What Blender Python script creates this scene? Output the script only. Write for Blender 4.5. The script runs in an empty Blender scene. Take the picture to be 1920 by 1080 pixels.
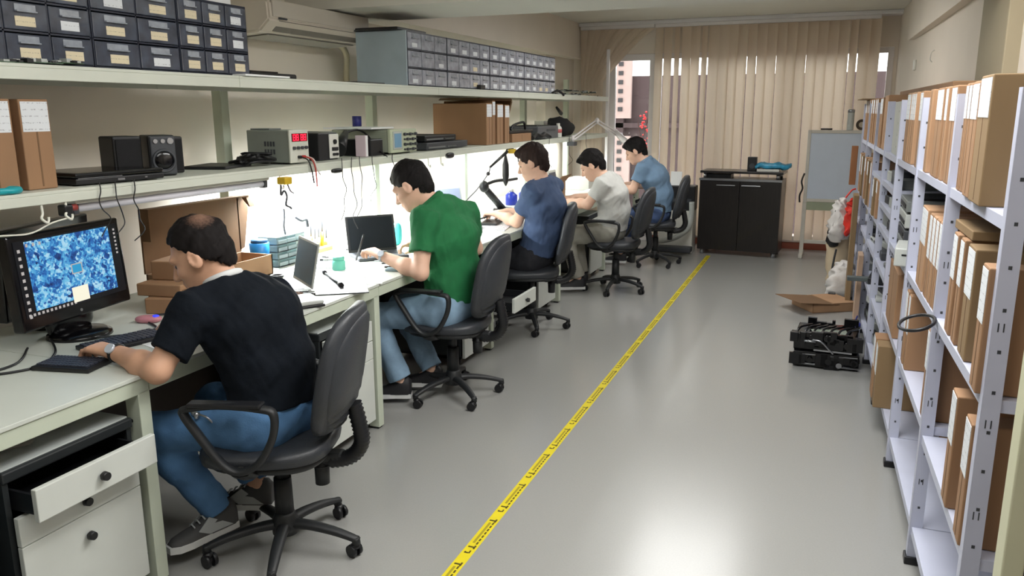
import bpy, bmesh, math, random
import numpy as np
from mathutils import Vector, Matrix, Euler
random.seed(7)
C = bpy.context.scene.collection
V = Vector
PI = math.pi
ROOT = {}

# ---------------------------------------------------------------- materials
def new_mat(name):
    m = bpy.data.materials.new(name); m.use_nodes = True
    return m, m.node_tree.nodes, m.node_tree.links, m.node_tree.nodes['Principled BSDF']

def lin(c):
    return tuple((x/255/12.92 if x/255 <= .04045 else ((x/255+.055)/1.055)**2.4) for x in c) + (1,)

def mat(name, col, rough=.5, metal=0, var=.06, scale=8, bump=0, bscale=60, spec=.5, coat=0, stretch=None, trans=0, emit=None, estr=0, sheen=0):
    """procedural surface: base colour varied by noise, optional noise bump"""
    m, n, l, p = new_mat(name)
    c = lin(col)
    tc = n.new('ShaderNodeTexCoord')
    mp = n.new('ShaderNodeMapping'); l.new(tc.outputs['Object'], mp.inputs[0])
    if stretch: mp.inputs['Scale'].default_value = stretch
    nz = n.new('ShaderNodeTexNoise'); nz.inputs['Scale'].default_value = scale; nz.inputs['Detail'].default_value = 4
    l.new(mp.outputs[0], nz.inputs[0])
    rp = n.new('ShaderNodeValToRGB')
    rp.color_ramp.elements[0].position = .3; rp.color_ramp.elements[1].position = .7
    rp.color_ramp.elements[0].color = tuple(max(0, x*(1-var)) for x in c[:3]) + (1,)
    rp.color_ramp.elements[1].color = tuple(min(1, x*(1+var)) for x in c[:3]) + (1,)
    l.new(nz.outputs[0], rp.inputs[0]); l.new(rp.outputs[0], p.inputs['Base Color'])
    p.inputs['Roughness'].default_value = rough; p.inputs['Metallic'].default_value = metal
    p.inputs['Specular IOR Level'].default_value = spec
    p.inputs['Coat Weight'].default_value = coat
    p.inputs['Transmission Weight'].default_value = trans
    p.inputs['Sheen Weight'].default_value = sheen
    if emit:
        p.inputs['Emission Color'].default_value = lin(emit); p.inputs['Emission Strength'].default_value = estr
    if bump:
        b = n.new('ShaderNodeBump'); b.inputs['Strength'].default_value = bump; b.inputs['Distance'].default_value = .004
        nb = n.new('ShaderNodeTexNoise'); nb.inputs['Scale'].default_value = bscale; nb.inputs['Detail'].default_value = 5
        l.new(mp.outputs[0], nb.inputs[0]); l.new(nb.outputs[0], b.inputs['Height']); l.new(b.outputs[0], p.inputs['Normal'])
    return m

# ---------------------------------------------------------------- mesh builder
class M:
    def __init__(s): s.bm = bmesh.new(); s.mi = 0
    def _mark(s, faces):
        for f in faces: f.material_index = s.mi
    def box(s, x0, x1, y0, y1, z0, z1, bev=0, rot=None, piv=None, seg=2):
        t = bmesh.new()
        bmesh.ops.create_cube(t, size=1)
        for v in t.verts:
            v.co = V((x0+(v.co.x+.5)*(x1-x0), y0+(v.co.y+.5)*(y1-y0), z0+(v.co.z+.5)*(z1-z0)))
        if bev: bmesh.ops.bevel(t, geom=list(t.edges), offset=bev, segments=seg, profile=.5, affect='EDGES')
        if rot is not None:
            pv = V(piv) if piv else V(((x0+x1)/2, (y0+y1)/2, (z0+z1)/2))
            R = Euler(rot).to_matrix()
            for v in t.verts: v.co = R @ (v.co-pv) + pv
        s.merge(t); return s
    def merge(s, t):
        base = {}
        for v in t.verts: base[v] = s.bm.verts.new(v.co)
        for f in t.faces:
            try:
                g = s.bm.faces.new([base[v] for v in f.verts]); g.material_index = s.mi; g.smooth = f.smooth
            except ValueError: pass
        t.free()
    def cyl(s, p0, p1, r0, r1=None, n=16, cap=True):
        r1 = r0 if r1 is None else r1
        p0, p1 = V(p0), V(p1); d = (p1-p0).normalized()
        a = d.orthogonal().normalized(); b = d.cross(a)
        r = [[s.bm.verts.new(p+(a*math.cos(2*PI*i/n)+b*math.sin(2*PI*i/n))*q) for i in range(n)] for p, q in ((p0, r0), (p1, r1))]
        fs = [s.bm.faces.new((r[0][i], r[0][(i+1) % n], r[1][(i+1) % n], r[1][i])) for i in range(n)]
        for f in fs: f.smooth = True
        if cap: fs += [s.bm.faces.new(r[0][::-1]), s.bm.faces.new(r[1])]
        s._mark(fs); return s
    def tube(s, pts, r, n=8, closed=False, flat=None, smooth=True):
        """swept tube; r number or list; flat=(vector, factor) widens the section along a direction"""
        pts = [V(p) for p in pts]; N = len(pts)
        rs = r if isinstance(r, (list, tuple)) else [r]*N
        up = None; rings = []
        for i, p in enumerate(pts):
            if closed: d = pts[(i+1) % N]-pts[i-1]
            else: d = pts[min(i+1, N-1)]-pts[max(i-1, 0)]
            d.normalize()
            if up is None: up = d.orthogonal().normalized() if not flat else V(flat[0])
            if flat: up = V(flat[0])
            a = (up-d*up.dot(d))
            if a.length < 1e-5: a = d.orthogonal()
            a.normalize(); b = d.cross(a); up = a
            k = flat[1] if flat else 1
            rings.append([s.bm.verts.new(p+(a*k*math.cos(2*PI*j/n)+b*math.sin(2*PI*j/n))*rs[i]) for j in range(n)])
        fs = []
        for i in range(N if closed else N-1):
            A, B = rings[i], rings[(i+1) % N]
            for j in range(n): fs.append(s.bm.faces.new((A[j], A[(j+1) % n], B[(j+1) % n], B[j])))
        for f in fs: f.smooth = smooth
        if not closed: fs += [s.bm.faces.new(rings[0][::-1]), s.bm.faces.new(rings[-1])]
        s._mark(fs); return s
    def sup(s, c, a, e1=1., e2=1., nu=16, nv=24, fn=None, R=None):
        """superellipsoid with an optional deformation fn(local unit-ish point)->local point"""
        def sp(x, e): return math.copysign(abs(x)**e, x)
        c = V(c); rows = []
        def P(u, w):
            p = V((a[0]*sp(math.cos(u), e1)*sp(math.cos(w), e2), a[1]*sp(math.cos(u), e1)*sp(math.sin(w), e2), a[2]*sp(math.sin(u), e1)))
            if fn: p = fn(p)
            if R is not None: p = R @ p
            return c+p
        bot = s.bm.verts.new(P(-PI/2, 0)); top = s.bm.verts.new(P(PI/2, 0))
        for i in range(1, nu):
            u = -PI/2+PI*i/nu
            rows.append([s.bm.verts.new(P(u, 2*PI*j/nv)) for j in range(nv)])
        fs = []
        for A, B in zip(rows, rows[1:]):
            for j in range(nv): fs.append(s.bm.faces.new((A[j], A[(j+1) % nv], B[(j+1) % nv], B[j])))
        for j in range(nv):
            fs.append(s.bm.faces.new((bot, rows[0][(j+1) % nv], rows[0][j])))
            fs.append(s.bm.faces.new((top, rows[-1][j], rows[-1][(j+1) % nv])))
        for f in fs: f.smooth = True
        s._mark(fs); return s
    def lathe(s, prof, c=(0, 0, 0), n=24):
        c = V(c); rows = []
        for r, z in prof:
            rows.append([s.bm.verts.new(c+V((r*math.cos(2*PI*j/n), r*math.sin(2*PI*j/n), z))) for j in range(n)])
        fs = []
        for A, B in zip(rows, rows[1:]):
            for j in range(n): fs.append(s.bm.faces.new((A[j], A[(j+1) % n], B[(j+1) % n], B[j])))
        for f in fs: f.smooth = True
        fs += [s.bm.faces.new(rows[0][::-1]), s.bm.faces.new(rows[-1])]
        s._mark(fs); return s
    def prism(s, poly, axis, h0, h1):
        """poly of 2D points extruded along axis 'x','y','z' from h0 to h1"""
        def P(q, h): return {'x': (h, q[0], q[1]), 'y': (q[0], h, q[1]), 'z': (q[0], q[1], h)}[axis]
        A = [s.bm.verts.new(P(q, h0)) for q in poly]; B = [s.bm.verts.new(P(q, h1)) for q in poly]
        n = len(poly)
        fs = [s.bm.faces.new((A[i], A[(i+1) % n], B[(i+1) % n], B[i])) for i in range(n)]
        fs += [s.bm.faces.new(A[::-1]), s.bm.faces.new(B)]
        s._mark(fs); return s
    def quad(s, *ps):
        f = s.bm.faces.new([s.bm.verts.new(p) for p in ps]); f.material_index = s.mi; return s
    def xf(s, Mx):
        for v in s.bm.verts: v.co = Mx @ v.co
        return s
    def build(s, name, mats, parent=None, local=False, base=None):
        if parent is not None and not local:
            off = ROOT.get(parent.name, V((0, 0, 0)))
            for v in s.bm.verts: v.co -= off
        if parent is None and base is not None:
            for v in s.bm.verts: v.co -= V(base)
        bmesh.ops.recalc_face_normals(s.bm, faces=s.bm.faces)
        me = bpy.data.meshes.new(name); s.bm.to_mesh(me); s.bm.free()
        for m in (mats if isinstance(mats, (list, tuple)) else [mats]): me.materials.append(m)
        o = bpy.data.objects.new(name, me); C.objects.link(o)
        if parent is not None:
            o.parent = parent; ROOT[o.name] = ROOT.get(parent.name, V((0, 0, 0)))
        elif base is not None:
            o.location = base; ROOT[o.name] = V(base)
        else: ROOT[o.name] = V((0, 0, 0))
        return o

def tag(o, label, cat, group=None, kind=None):
    o['label'] = label; o['category'] = cat
    if group: o['group'] = group
    if kind: o['kind'] = kind
    return o
def thing(name, label, cat, loc=(0, 0, 0), rz=0, group=None):
    o = bpy.data.objects.new(name, None); C.objects.link(o); o.location = loc; o.rotation_euler = (0, 0, rz)
    o.empty_display_size = .1
    ROOT[o.name] = V(loc)
    return tag(o, label, cat, group)
def struct(o):
    o['kind'] = 'structure'; return o
def dup(root, loc, rz, label, group=None):
    def cp(o, par):
        c = o.copy(); C.objects.link(c)
        if par is not None: c.parent = par
        for ch in list(kids.get(o.name, [])): cp(ch, c)
        return c
    kids = {}
    for o in bpy.data.objects:
        if o.parent: kids.setdefault(o.parent.name, []).append(o)
    r = cp(root, None); r.location = loc; r.rotation_euler = (0, 0, rz); r['label'] = label
    if group: r['group'] = group
    return r
def curvepts(pts, n=8):
    """Catmull-Rom through points"""
    pts = [V(p) for p in pts]; P = [pts[0]]+pts+[pts[-1]]; out = []
    for i in range(1, len(P)-2):
        a, b, c, d = P[i-1], P[i], P[i+1], P[i+2]
        for k in range(n):
            t = k/n
            out.append(.5*((2*b)+(c-a)*t+(2*a-5*b+4*c-d)*t*t+(3*b-a-3*c+d)*t*t*t))
    out.append(pts[-1]); return out
def cable(name, label, pts, r=.003, m=None, n=8, group=None, cat='cable'):
    p = curvepts(pts, n)
    o = M().tube(p, r, 6).build(name, m or BLACKP, base=tuple(p[0])); return tag(o, label, cat, group)

# ---------------------------------------------------------------- palette
WALLM = mat('wall_paint', (226, 217, 204), .75, var=.03, scale=2, bump=.05, bscale=120)
WALLD = mat('column_paint', (156, 146, 122), .75, var=.03, scale=2)
CEILM = mat('ceiling_paint', (216, 214, 204), .8, var=.02, scale=2)
BENCHM = mat('bench_laminate', (205, 210, 202), .38, var=.03, scale=5)
FRAMEM = mat('bench_frame_paint', (196, 204, 186), .45, var=.03, scale=6)
SHELFM = mat('shelf_paint', (206, 210, 198), .45, var=.03, scale=6)
BLACKP = mat('black_plastic', (22, 23, 26), .42, var=.15)
BLACKG = mat('black_gloss', (12, 12, 15), .15, var=.1)
GREYP = mat('grey_plastic', (118, 122, 120), .45)
LGREYP = mat('light_grey_plastic', (178, 182, 178), .45)
WHITEP = mat('white_plastic', (222, 222, 214), .4, var=.03)
DARKGREY = mat('dark_grey_plastic', (62, 65, 70), .5)
STEEL = mat('brushed_steel', (170, 172, 176), .3, metal=.9)
CARD = mat('cardboard', (152, 117, 86), .8, var=.08, scale=5, bump=.08, bscale=90, stretch=(1, 1, .15))
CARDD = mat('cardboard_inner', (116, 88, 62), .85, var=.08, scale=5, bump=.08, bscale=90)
PAPER = mat('white_paper', (236, 238, 238), .7, var=.02)
LEATHER = mat('chair_leather', (50, 53, 58), .42, var=.12, scale=9, bump=.25, bscale=220)
CHAIRP = mat('chair_plastic', (30, 32, 34), .5, var=.12, bump=.1, bscale=300)
DENIM = mat('denim', (76, 116, 158), .85, var=.2, scale=9, bump=.3, bscale=180)
DENIM2 = mat('pale_denim', (128, 156, 180), .85, var=.2, scale=9, bump=.3, bscale=180)
SKIN = mat('skin', (206, 160, 132), .55, var=.07, scale=14, bump=.04, bscale=160)
SKINP = mat('pale_skin', (222, 180, 156), .55, var=.06, scale=14, bump=.04, bscale=160)
HAIR = mat('black_hair', (20, 17, 17), .75, var=.35, scale=60, bump=.5, bscale=200, stretch=(1, 1, .15), spec=.2)
HAIRB = mat('brown_hair', (36, 24, 21), .75, var=.35, scale=60, bump=.5, bscale=200, stretch=(1, 1, .15), spec=.2)
BLUEP = mat('blue_plastic', (36, 128, 200), .35)
TEALP = mat('teal_plastic', (30, 160, 170), .35)
GREENPCB = mat('green_circuit_board', (60, 84, 62), .5, var=.5, scale=60)
YELLOWP = mat('yellow_plastic', (206, 170, 40), .4)
RACKM = mat('rack_paint', (190, 194, 212), .4, var=.03, scale=7)
def striped_paper(name, col, ink, sc=60, thr=.62):
    """paper with rows of broken dark print"""
    m, n, l, p = new_mat(name)
    tc = n.new('ShaderNodeTexCoord'); sep = n.new('ShaderNodeSeparateXYZ'); l.new(tc.outputs['Object'], sep.inputs[0])
    w = n.new('ShaderNodeMath'); w.operation = 'MULTIPLY'; w.inputs[1].default_value = sc*2
    l.new(sep.outputs[2], w.inputs[0])
    s = n.new('ShaderNodeMath'); s.operation = 'SINE'; l.new(w.outputs[0], s.inputs[0])
    nz = n.new('ShaderNodeTexNoise'); nz.inputs['Scale'].default_value = sc; l.new(tc.outputs['Object'], nz.inputs[0])
    mu = n.new('ShaderNodeMath'); mu.operation = 'MULTIPLY'; l.new(s.outputs[0], mu.inputs[0]); l.new(nz.outputs[0], mu.inputs[1])
    rp = n.new('ShaderNodeValToRGB'); rp.color_ramp.elements[0].position = thr*.55; rp.color_ramp.elements[1].position = thr*.75
    rp.color_ramp.elements[0].color = lin(col); rp.color_ramp.elements[1].color = lin(ink)
    l.new(mu.outputs[0], rp.inputs[0]); l.new(rp.outputs[0], p.inputs['Base Color']); p.inputs['Roughness'].default_value = .7
    return m
LABELW = striped_paper('label_paper', (222, 226, 230), (176, 178, 184), 140, .8)
LABELC = striped_paper('cream_label', (222, 210, 180), (166, 156, 136), 190, .8)
# ---------------------------------------------------------------- organic bodies: smooth-blended fields meshed with surface nets
class Field:
    def __init__(s, lo, hi, h):
        s.lo = np.array(lo, float); s.h = h
        s.n = np.ceil((np.array(hi)-s.lo)/h).astype(int)+1
        s.a = np.ones(s.n, np.float32)
    def sub(s, lo, hi):
        i0 = np.clip(np.floor((np.array(lo)-s.lo)/s.h).astype(int), 0, s.n)
        i1 = np.clip(np.ceil((np.array(hi)-s.lo)/s.h).astype(int)+1, 0, s.n)
        if np.any(i1 <= i0): return None, None
        ax = [(s.lo[k]+s.h*np.arange(i0[k], i1[k])).astype(np.float32) for k in range(3)]
        X, Y, Z = np.meshgrid(*ax, indexing='ij')
        return tuple(slice(i0[k], i1[k]) for k in range(3)), np.stack([X, Y, Z], -1)
    def blend(s, sl, d, k):
        a = s.a[sl]
        if k > 0:
            hh = np.clip(.5+.5*(a-d)/k, 0, 1)
            s.a[sl] = a+(d-a)*hh-k*hh*(1-hh)
        else: s.a[sl] = np.minimum(a, d)
    def cap(s, a, b, ra, rb=None, k=.03, flat=None, infl=0):
        """tapered capsule a-b; flat=(axis, factor) widens it along axis"""
        rb = ra if rb is None else rb
        a = np.array(a, float); b = np.array(b, float); ra += infl; rb += infl
        f = flat[1] if flat else 1
        m = max(ra, rb)*max(1, f)+k+.03
        sl, P = s.sub(np.minimum(a, b)-m, np.maximum(a, b)+m)
        if sl is None: return
        q = P-a.astype(np.float32); ab = (b-a).astype(np.float32)
        t = np.clip((q@ab)/max(1e-9, float(ab@ab)), 0, 1)
        q = q-t[..., None]*ab
        if flat:
            n = np.array(flat[0], np.float32); n /= np.linalg.norm(n)
            q = q+((q@n)*(1/f-1))[..., None]*n
        s.blend(sl, np.sqrt((q*q).sum(-1))-(ra+(rb-ra)*t), k)
    def ell(s, c, axes, r, k=.02, infl=0, neg=False):
        """ellipsoid with orthonormal axes (rows) and radii r; neg carves"""
        c = np.array(c, float); r = np.array(r, float)+infl; m = r.max()+k+.03
        sl, P = s.sub(c-m, c+m)
        if sl is None: return
        q = ((P-c.astype(np.float32))@np.array(axes, np.float32).T)/r.astype(np.float32)
        L = np.sqrt((q*q).sum(-1)); g = np.sqrt(((q/r.astype(np.float32))**2).sum(-1))+1e-6
        d = L*(L-1)/g
        if neg:
            a = s.a[sl]; hh = np.clip(.5-.5*(a+d)/max(k, 1e-5), 0, 1)
            s.a[sl] = a+(-d-a)*hh+k*hh*(1-hh)
        else: s.blend(sl, d, k)
    def cone(s, a, b, ra, rb, k=.03):
        """flat-ended tapered cylinder"""
        a = np.array(a, float); b = np.array(b, float); m = max(ra, rb)+k+.03
        sl, P = s.sub(np.minimum(a, b)-m, np.maximum(a, b)+m)
        L = np.linalg.norm(b-a); dn = ((b-a)/L).astype(np.float32)
        q = P-a.astype(np.float32); t = q@dn; q = q-t[..., None]*dn
        d = np.sqrt((q*q).sum(-1))-(ra+(rb-ra)*np.clip(t/L, 0, 1))
        s.blend(sl, np.maximum(d, np.maximum(t-L, -t)), k)
    def grid(s):
        return s.sub(s.lo, s.lo+s.n*s.h)[1]
    def cut(s, p, n, lo=None, hi=None):
        """keep the side behind the plane (p, n), optionally only inside a box"""
        n = np.array(n, float); n /= np.linalg.norm(n)
        sl, P = s.sub(lo if lo is not None else s.lo, hi if hi is not None else s.lo+s.n*s.h)
        if sl is None: return
        d = (P-np.array(p, np.float32))@n.astype(np.float32)
        s.a[sl] = np.maximum(s.a[sl], d)
    def noise(s, amp, fr, seed=0, dirs=None):
        P = s.grid(); r = np.random.RandomState(seed); w = np.zeros(P.shape[:3], np.float32)
        for i in range(5):
            k = r.normal(size=3); k = k/np.linalg.norm(k)*fr*(.7+.5*i)
            if dirs is not None: k = k*np.array(dirs)
            ph = r.rand()*6.28
            w += np.sin(P@k.astype(np.float32)+ph+1.6*np.sin(P@np.roll(k, 1).astype(np.float32)*.6+ph))/(1+.5*i)
        s.a += (amp*w).astype(np.float32)
    def mesh(s, name, m, parent=None, smooth=1):
        a = s.a; h = s.h
        sg = a < 0
        nx, ny, nz = a.shape
        cnt = np.zeros((nx-1, ny-1, nz-1), np.int16); pos = np.zeros((nx-1, ny-1, nz-1, 3), np.float32)
        for ax in range(3):
            A = np.moveaxis(a, ax, 0); S = np.moveaxis(sg, ax, 0)
            x = S[:-1] != S[1:]
            t = np.where(x, A[:-1]/np.where(x, A[:-1]-A[1:], 1), 0).astype(np.float32)
            x = np.moveaxis(x, 0, ax); t = np.moveaxis(t, 0, ax)
            o = [q for q in range(3) if q != ax]
            for d0 in (0, 1):
                for d1 in (0, 1):
                    sl = [slice(None)]*3
                    sl[o[0]] = slice(d0, x.shape[o[0]]-1+d0); sl[o[1]] = slice(d1, x.shape[o[1]]-1+d1)
                    xx = x[tuple(sl)]; cnt += xx
                    pos[..., ax] += np.where(xx, t[tuple(sl)], 0)
                    pos[..., o[0]] += np.where(xx, d0, 0); pos[..., o[1]] += np.where(xx, d1, 0)
        act = cnt > 0
        idx = -np.ones(act.shape, np.int64); idx[act] = np.arange(act.sum())
        ijk = np.argwhere(act)
        verts = (ijk+pos[act]/cnt[act][:, None])*h+s.lo
        quads = []
        for ax in range(3):
            S = sg; n = [nx, ny, nz]
            o = [q for q in range(3) if q != ax]
            lo = [slice(0, n[q]-1) if q == ax else slice(1, n[q]-1) for q in range(3)]
            hi = [slice(1, n[q]) if q == ax else slice(1, n[q]-1) for q in range(3)]
            x = S[tuple(lo)] != S[tuple(hi)]
            e = np.argwhere(x)
            if not len(e): continue
            ins = S[tuple(lo)][x]
            for q in o: e[:, q] += 1
            def cell(d0, d1):
                c = e.copy(); c[:, o[0]] -= d0; c[:, o[1]] -= d1
                return idx[c[:, 0], c[:, 1], c[:, 2]]
            Q = np.stack([cell(1, 1), cell(0, 1), cell(0, 0), cell(1, 0)], 1)
            flip = ins if ax != 1 else ~ins
            Q[~flip] = Q[~flip][:, ::-1]
            quads.append(Q)
        Q = np.concatenate(quads)
        for _ in range(smooth):          # light Laplacian smoothing
            acc = np.zeros_like(verts); c = np.zeros(len(verts))
            for i, j in ((0, 1), (1, 2), (2, 3), (3, 0)):
                for p, q in ((i, j), (j, i)):
                    for d in range(3): acc[:, d] += np.bincount(Q[:, p], verts[Q[:, q], d], len(verts))
                    c += np.bincount(Q[:, p], minlength=len(verts))
            verts = verts*.4+.6*acc/np.maximum(c, 1)[:, None]
        off = ROOT.get(parent.name, V((0, 0, 0))) if parent is not None else V((0, 0, 0))
        verts = verts-np.array(off)
        me = bpy.data.meshes.new(name)
        me.vertices.add(len(verts)); me.vertices.foreach_set('co', verts.astype(np.float32).ravel())
        me.loops.add(Q.size); me.loops.foreach_set('vertex_index', Q.astype(np.int32).ravel())
        me.polygons.add(len(Q)); me.polygons.foreach_set('loop_start', np.arange(0, Q.size, 4, dtype=np.int32))
        me.update(calc_edges=True); me.validate()
        me.polygons.foreach_set('use_smooth', np.ones(len(me.polygons), bool))
        me.materials.append(m)
        o = bpy.data.objects.new(name, me); C.objects.link(o)
        if parent is not None: o.parent = parent; ROOT[o.name] = off
        return o

def nrm(v): v = np.array(v, float); return v/np.linalg.norm(v)

def hand_prims(F, w, d, up, thumb, curl=.5, spread=.12, s=1., k=.006, grip=None):
    """palm, four fingers and thumb. w wrist, d direction of the palm, up back of the hand, thumb the side (unit) the thumb is on"""
    w = np.array(w, float); d = nrm(d); up = nrm(np.array(up)-d*np.dot(up, d)); th = nrm(np.cross(d, up))
    if np.dot(th, thumb) < 0: th = -th
    pl = .085*s; kn = w+d*pl
    for q, r0, r1 in ((.028, .016, .013), (.009, .017, .014), (-.01, .016, .013), (-.027, .014, .012)):
        F.cap(w+th*q*.6*s, kn+th*q*s, r0*s, r1*s, k=.014)
    for q, L, r in ((.029, .070, .0092), (.0095, .080, .0095), (-.0105, .074, .009), (-.029, .057, .008)):
        p = kn+th*q*s; a = -.15; dd = nrm(d+th*q*spread*18)
        for f, c in ((.45, .45), (.32, .8), (.25, .65)):
            a += c*curl*1.3
            e = p+(dd*math.cos(a)-up*math.sin(a))*L*f*s
            F.cap(p, e, r*s, r*.9*s, k=k); p = e; r *= .92
    p = w+d*.022*s+th*.026*s-up*.006
    e = p+nrm(d*.6+th*.75-up*.35)*.042*s; F.cap(p, e, .0135*s, .011*s, k=.012)
    e2 = e+nrm(d*.95+th*.15-up*.4)*.032*s; F.cap(e, e2, .0105*s, .0095*s, k=k)
    e3 = e2+nrm(d*.95-th*.2-up*.4)*.024*s; F.cap(e2, e3, .0095*s, .0078*s, k=k)

def person(label, j, base, shirt, pants, skin, hair, h=.006, shoe=None, style=None, seed=1):
    """one seated figure. j: joints in room coordinates"""
    st = style or {}
    root = thing('person', label, 'person', base)
    A = {n: np.array(p, float) for n, p in j.items() if n not in ('fwd', 'up')}
    P, W, Cc, N = A['pelvis'], A['waist'], A['chest'], A['neck']
    lat = nrm(A['sR']-A['sL']); latp = nrm(A['hR']-A['hL'])
    hd = A['head']; fwd = nrm(j['fwd']); up = nrm(np.array(j['up'])-fwd*np.dot(j['up'], fwd)); lf = np.cross(up, fwd)
    ax = [fwd, lf, up]
    hs = st.get('head_s', 1.1); HL = lambda f, l, u: hd+(fwd*f+lf*l+up*u)*hs
    hr = lambda *r: tuple(q*hs for q in r)
    U = (A['sL']+A['sR'])/2*.6+N*.4
    pts = np.array([p for n, p in A.items()]); lo = pts.min(0)-.16; hi = pts.max(0)+.17
    bw = st.get('bulk', 1.)*1.04
    def torso(F, infl):
        F.cap(P, W, .118*bw, .108*bw, .05, (latp, 1.32), infl)
        F.cap(W, Cc, .108*bw, .118*bw, .05, (lat, 1.33), infl)
        F.cap(Cc, U, .115*bw, .075*bw, .05, (lat, 1.6), infl)
        for s_ in 'LR':
            F.cap(U+(A['s'+s_]-U)*.35, A['s'+s_], .062, .057, .05, None, infl)
    def arms(F, infl, k=.03):
        for s_ in 'LR':
            s0, e, w = A['s'+s_], A['e'+s_], A['w'+s_]
            F.cap(s0, e, .055*bw, .04, k, None, infl); F.cap(e, e+(w-e)*.35, .04, .043, k, None, infl)
            F.cap(e+(w-e)*.35, w, .043, .028, k, None, infl)
    def legs(F, infl, k=.04):
        for s_ in 'LR':
            hp, kn, an = A['h'+s_], A['k'+s_], A['a'+s_]
            F.cap(hp, kn, .088*bw, .062, k, None, infl); F.cap(kn, kn+(an-kn)*.35, .06, .058, k, None, infl)
            F.cap(kn+(an-kn)*.35, an, .056, .04, k, None, infl)
        F.cap(A['hL'], A['hR'], .1*bw, .1*bw, .05, None, infl)
    def feet(F, infl):
        for s_ in 'LR':
            F.cap(A['a'+s_], A['a'+s_]+(A['t'+s_]-A['a'+s_])*.4, .03, .02, .03, None, infl)
    # body: one continuous surface
    F = Field(lo, hi, h)
    torso(F, -.012); legs(F, -.014); arms(F, 0); feet(F, -.008)
    F.cap(N, HL(-.028, 0, -.05), .058, .053, .03)
    F.ell(HL(-.012, 0, .02), ax, hr(.096, .074, .098), .02)          # skull
    F.ell(HL(.03, 0, -.045), ax, hr(.062, .056, .072), .035)        # face
    F.ell(HL(.052, 0, -.092), ax, hr(.032, .034, .025), .03)        # chin
    F.ell(HL(.076, 0, .022), ax, hr(.02, .052, .014), .02)          # brow
    for q in (1, -1):
        F.ell(HL(.082, .03*q, -.002), ax, hr(.012, .014, .009), .006, neg=True)   # eye sockets
        F.ell(HL(.058, .034*q, -.03), ax, hr(.024, .022, .018), .02)  # cheek
    F.cap(HL(.09, 0, .006), HL(.113, 0, -.034), .009, .012, .012)  # nose
    F.ell(HL(.1, 0, -.038), ax, hr(.012, .017, .008), .008)
    F.ell(HL(.088, 0, -.06), ax, hr(.012, .022, .006), .008)        # lips
    F.ell(HL(.086, 0, -.07), ax, hr(.011, .019, .006), .006)
    for q in (1, -1):
        ea = [nrm(fwd*.9+lf*.45*q), nrm(lf*.9*q-fwd*.45), up]
        F.ell(HL(-.012, .08*q, -.008), ea, hr(.023, .011, .035), .008)
        F.ell(HL(-.008, .092*q, -.006), ea, hr(.011, .006, .02), .004, neg=True)
    for s_ in 'LR':
        q = A.get('hd'+s_, A['w'+s_]+(A['w'+s_]-A['e'+s_])*.4)
        hand_prims(F, A['w'+s_], q-A['w'+s_], st.get('hup'+s_, (0, 0, 1)), lat if s_ == 'L' else -lat, st.get('curl'+s_, .55), s=st.get('hs', 1.08))
    F.mesh('body', skin, root)
    # eyes
    for q in (1, -1):
        M().sup(HL(.073, .03*q, -.003), hr(.0095, .0095, .0095), nu=8, nv=12).build('eye', EYEM, root)
    # hair
    H = Field(hd-.2, hd+.2, min(h, .005))
    ht = st.get('hair_t', .013)
    H.ell(HL(-.013, 0, .02), ax, hr(.1015, .0795, .104), .01)
    H.ell(HL(-.045, 0, -.02), ax, hr(.068, .064, .077), .02)
    H.ell(HL(-.012, 0, .045), ax, hr(.092+ht*.7, .070+ht*.8, .076+ht), .025)
    if st.get('fringe'): H.ell(HL(.055, 0, .085), ax, hr(.05, .066, .032), .02)
    if st.get('tuft'): H.ell(HL(.06, 0, .1), ax, hr(.045, .055, .03), .02)
    H.noise(.0013, 240, seed, (1, 1, .2)); H.noise(.0022, 55, seed+1)
    G = (H.grid()-hd.astype(np.float32))/hs
    f_, l_, u_ = G@fwd.astype(np.float32), G@lf.astype(np.float32), G@up.astype(np.float32)
    line = -(u_-(st.get('slope', .95)*f_-.012+st.get('line', 0)))*.72
    jag = (.0045*np.sin(f_*310+seed)*np.sin(l_*260+u_*90)+.004*np.sin(l_*150+f_*80+seed)).astype(np.float32); line = line+jag
    side = jag+np.where(np.abs(l_) > .05, np.maximum(-(u_+.035), f_-.052), -1)   # sideburns stop beside the ear
    fr = f_-(st.get('fr', .088))+np.where(u_ < .06, (.06-u_)*.3, 0)
    H.a = np.maximum(np.maximum(np.maximum(H.a, line), np.maximum(fr+jag, side)), -(u_+st.get('nape', .085))+jag)
    if st.get('thin'):               # thinning crown: scalp showing through in a soft patch
        m, n, l, pr = new_mat('thinning_hair'); c = HL(*st['thin'][:3])-np.array(base)
        tc = n.new('ShaderNodeTexCoord'); d = n.new('ShaderNodeVectorMath'); d.operation = 'DISTANCE'; d.inputs[1].default_value = tuple(c); l.new(tc.outputs['Object'], d.inputs[0])
        nz = n.new('ShaderNodeTexNoise'); nz.inputs['Scale'].default_value = 130; l.new(tc.outputs['Object'], nz.inputs[0])
        ad = n.new('ShaderNodeMath'); ad.operation = 'MULTIPLY_ADD'; l.new(nz.outputs[0], ad.inputs[0]); ad.inputs[1].default_value = .04; l.new(d.outputs['Value'], ad.inputs[2])
        rp = n.new('ShaderNodeValToRGB'); rp.color_ramp.elements[0].position = .03; rp.color_ramp.elements[0].color = lin((128, 98, 82)); rp.color_ramp.elements[1].position = .075; rp.color_ramp.elements[1].color = lin((22, 18, 18))
        l.new(ad.outputs[0], rp.inputs[0]); l.new(rp.outputs[0], pr.inputs['Base Color']); pr.inputs['Roughness'].default_value = .75; pr.inputs['Specular IOR Level'].default_value = .2; hair = m
    H.mesh('hair', hair, root)
    # shirt
    S = Field(lo, hi, h)
    torso(S, .014)
    sl = st.get('sleeve', .62)
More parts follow.
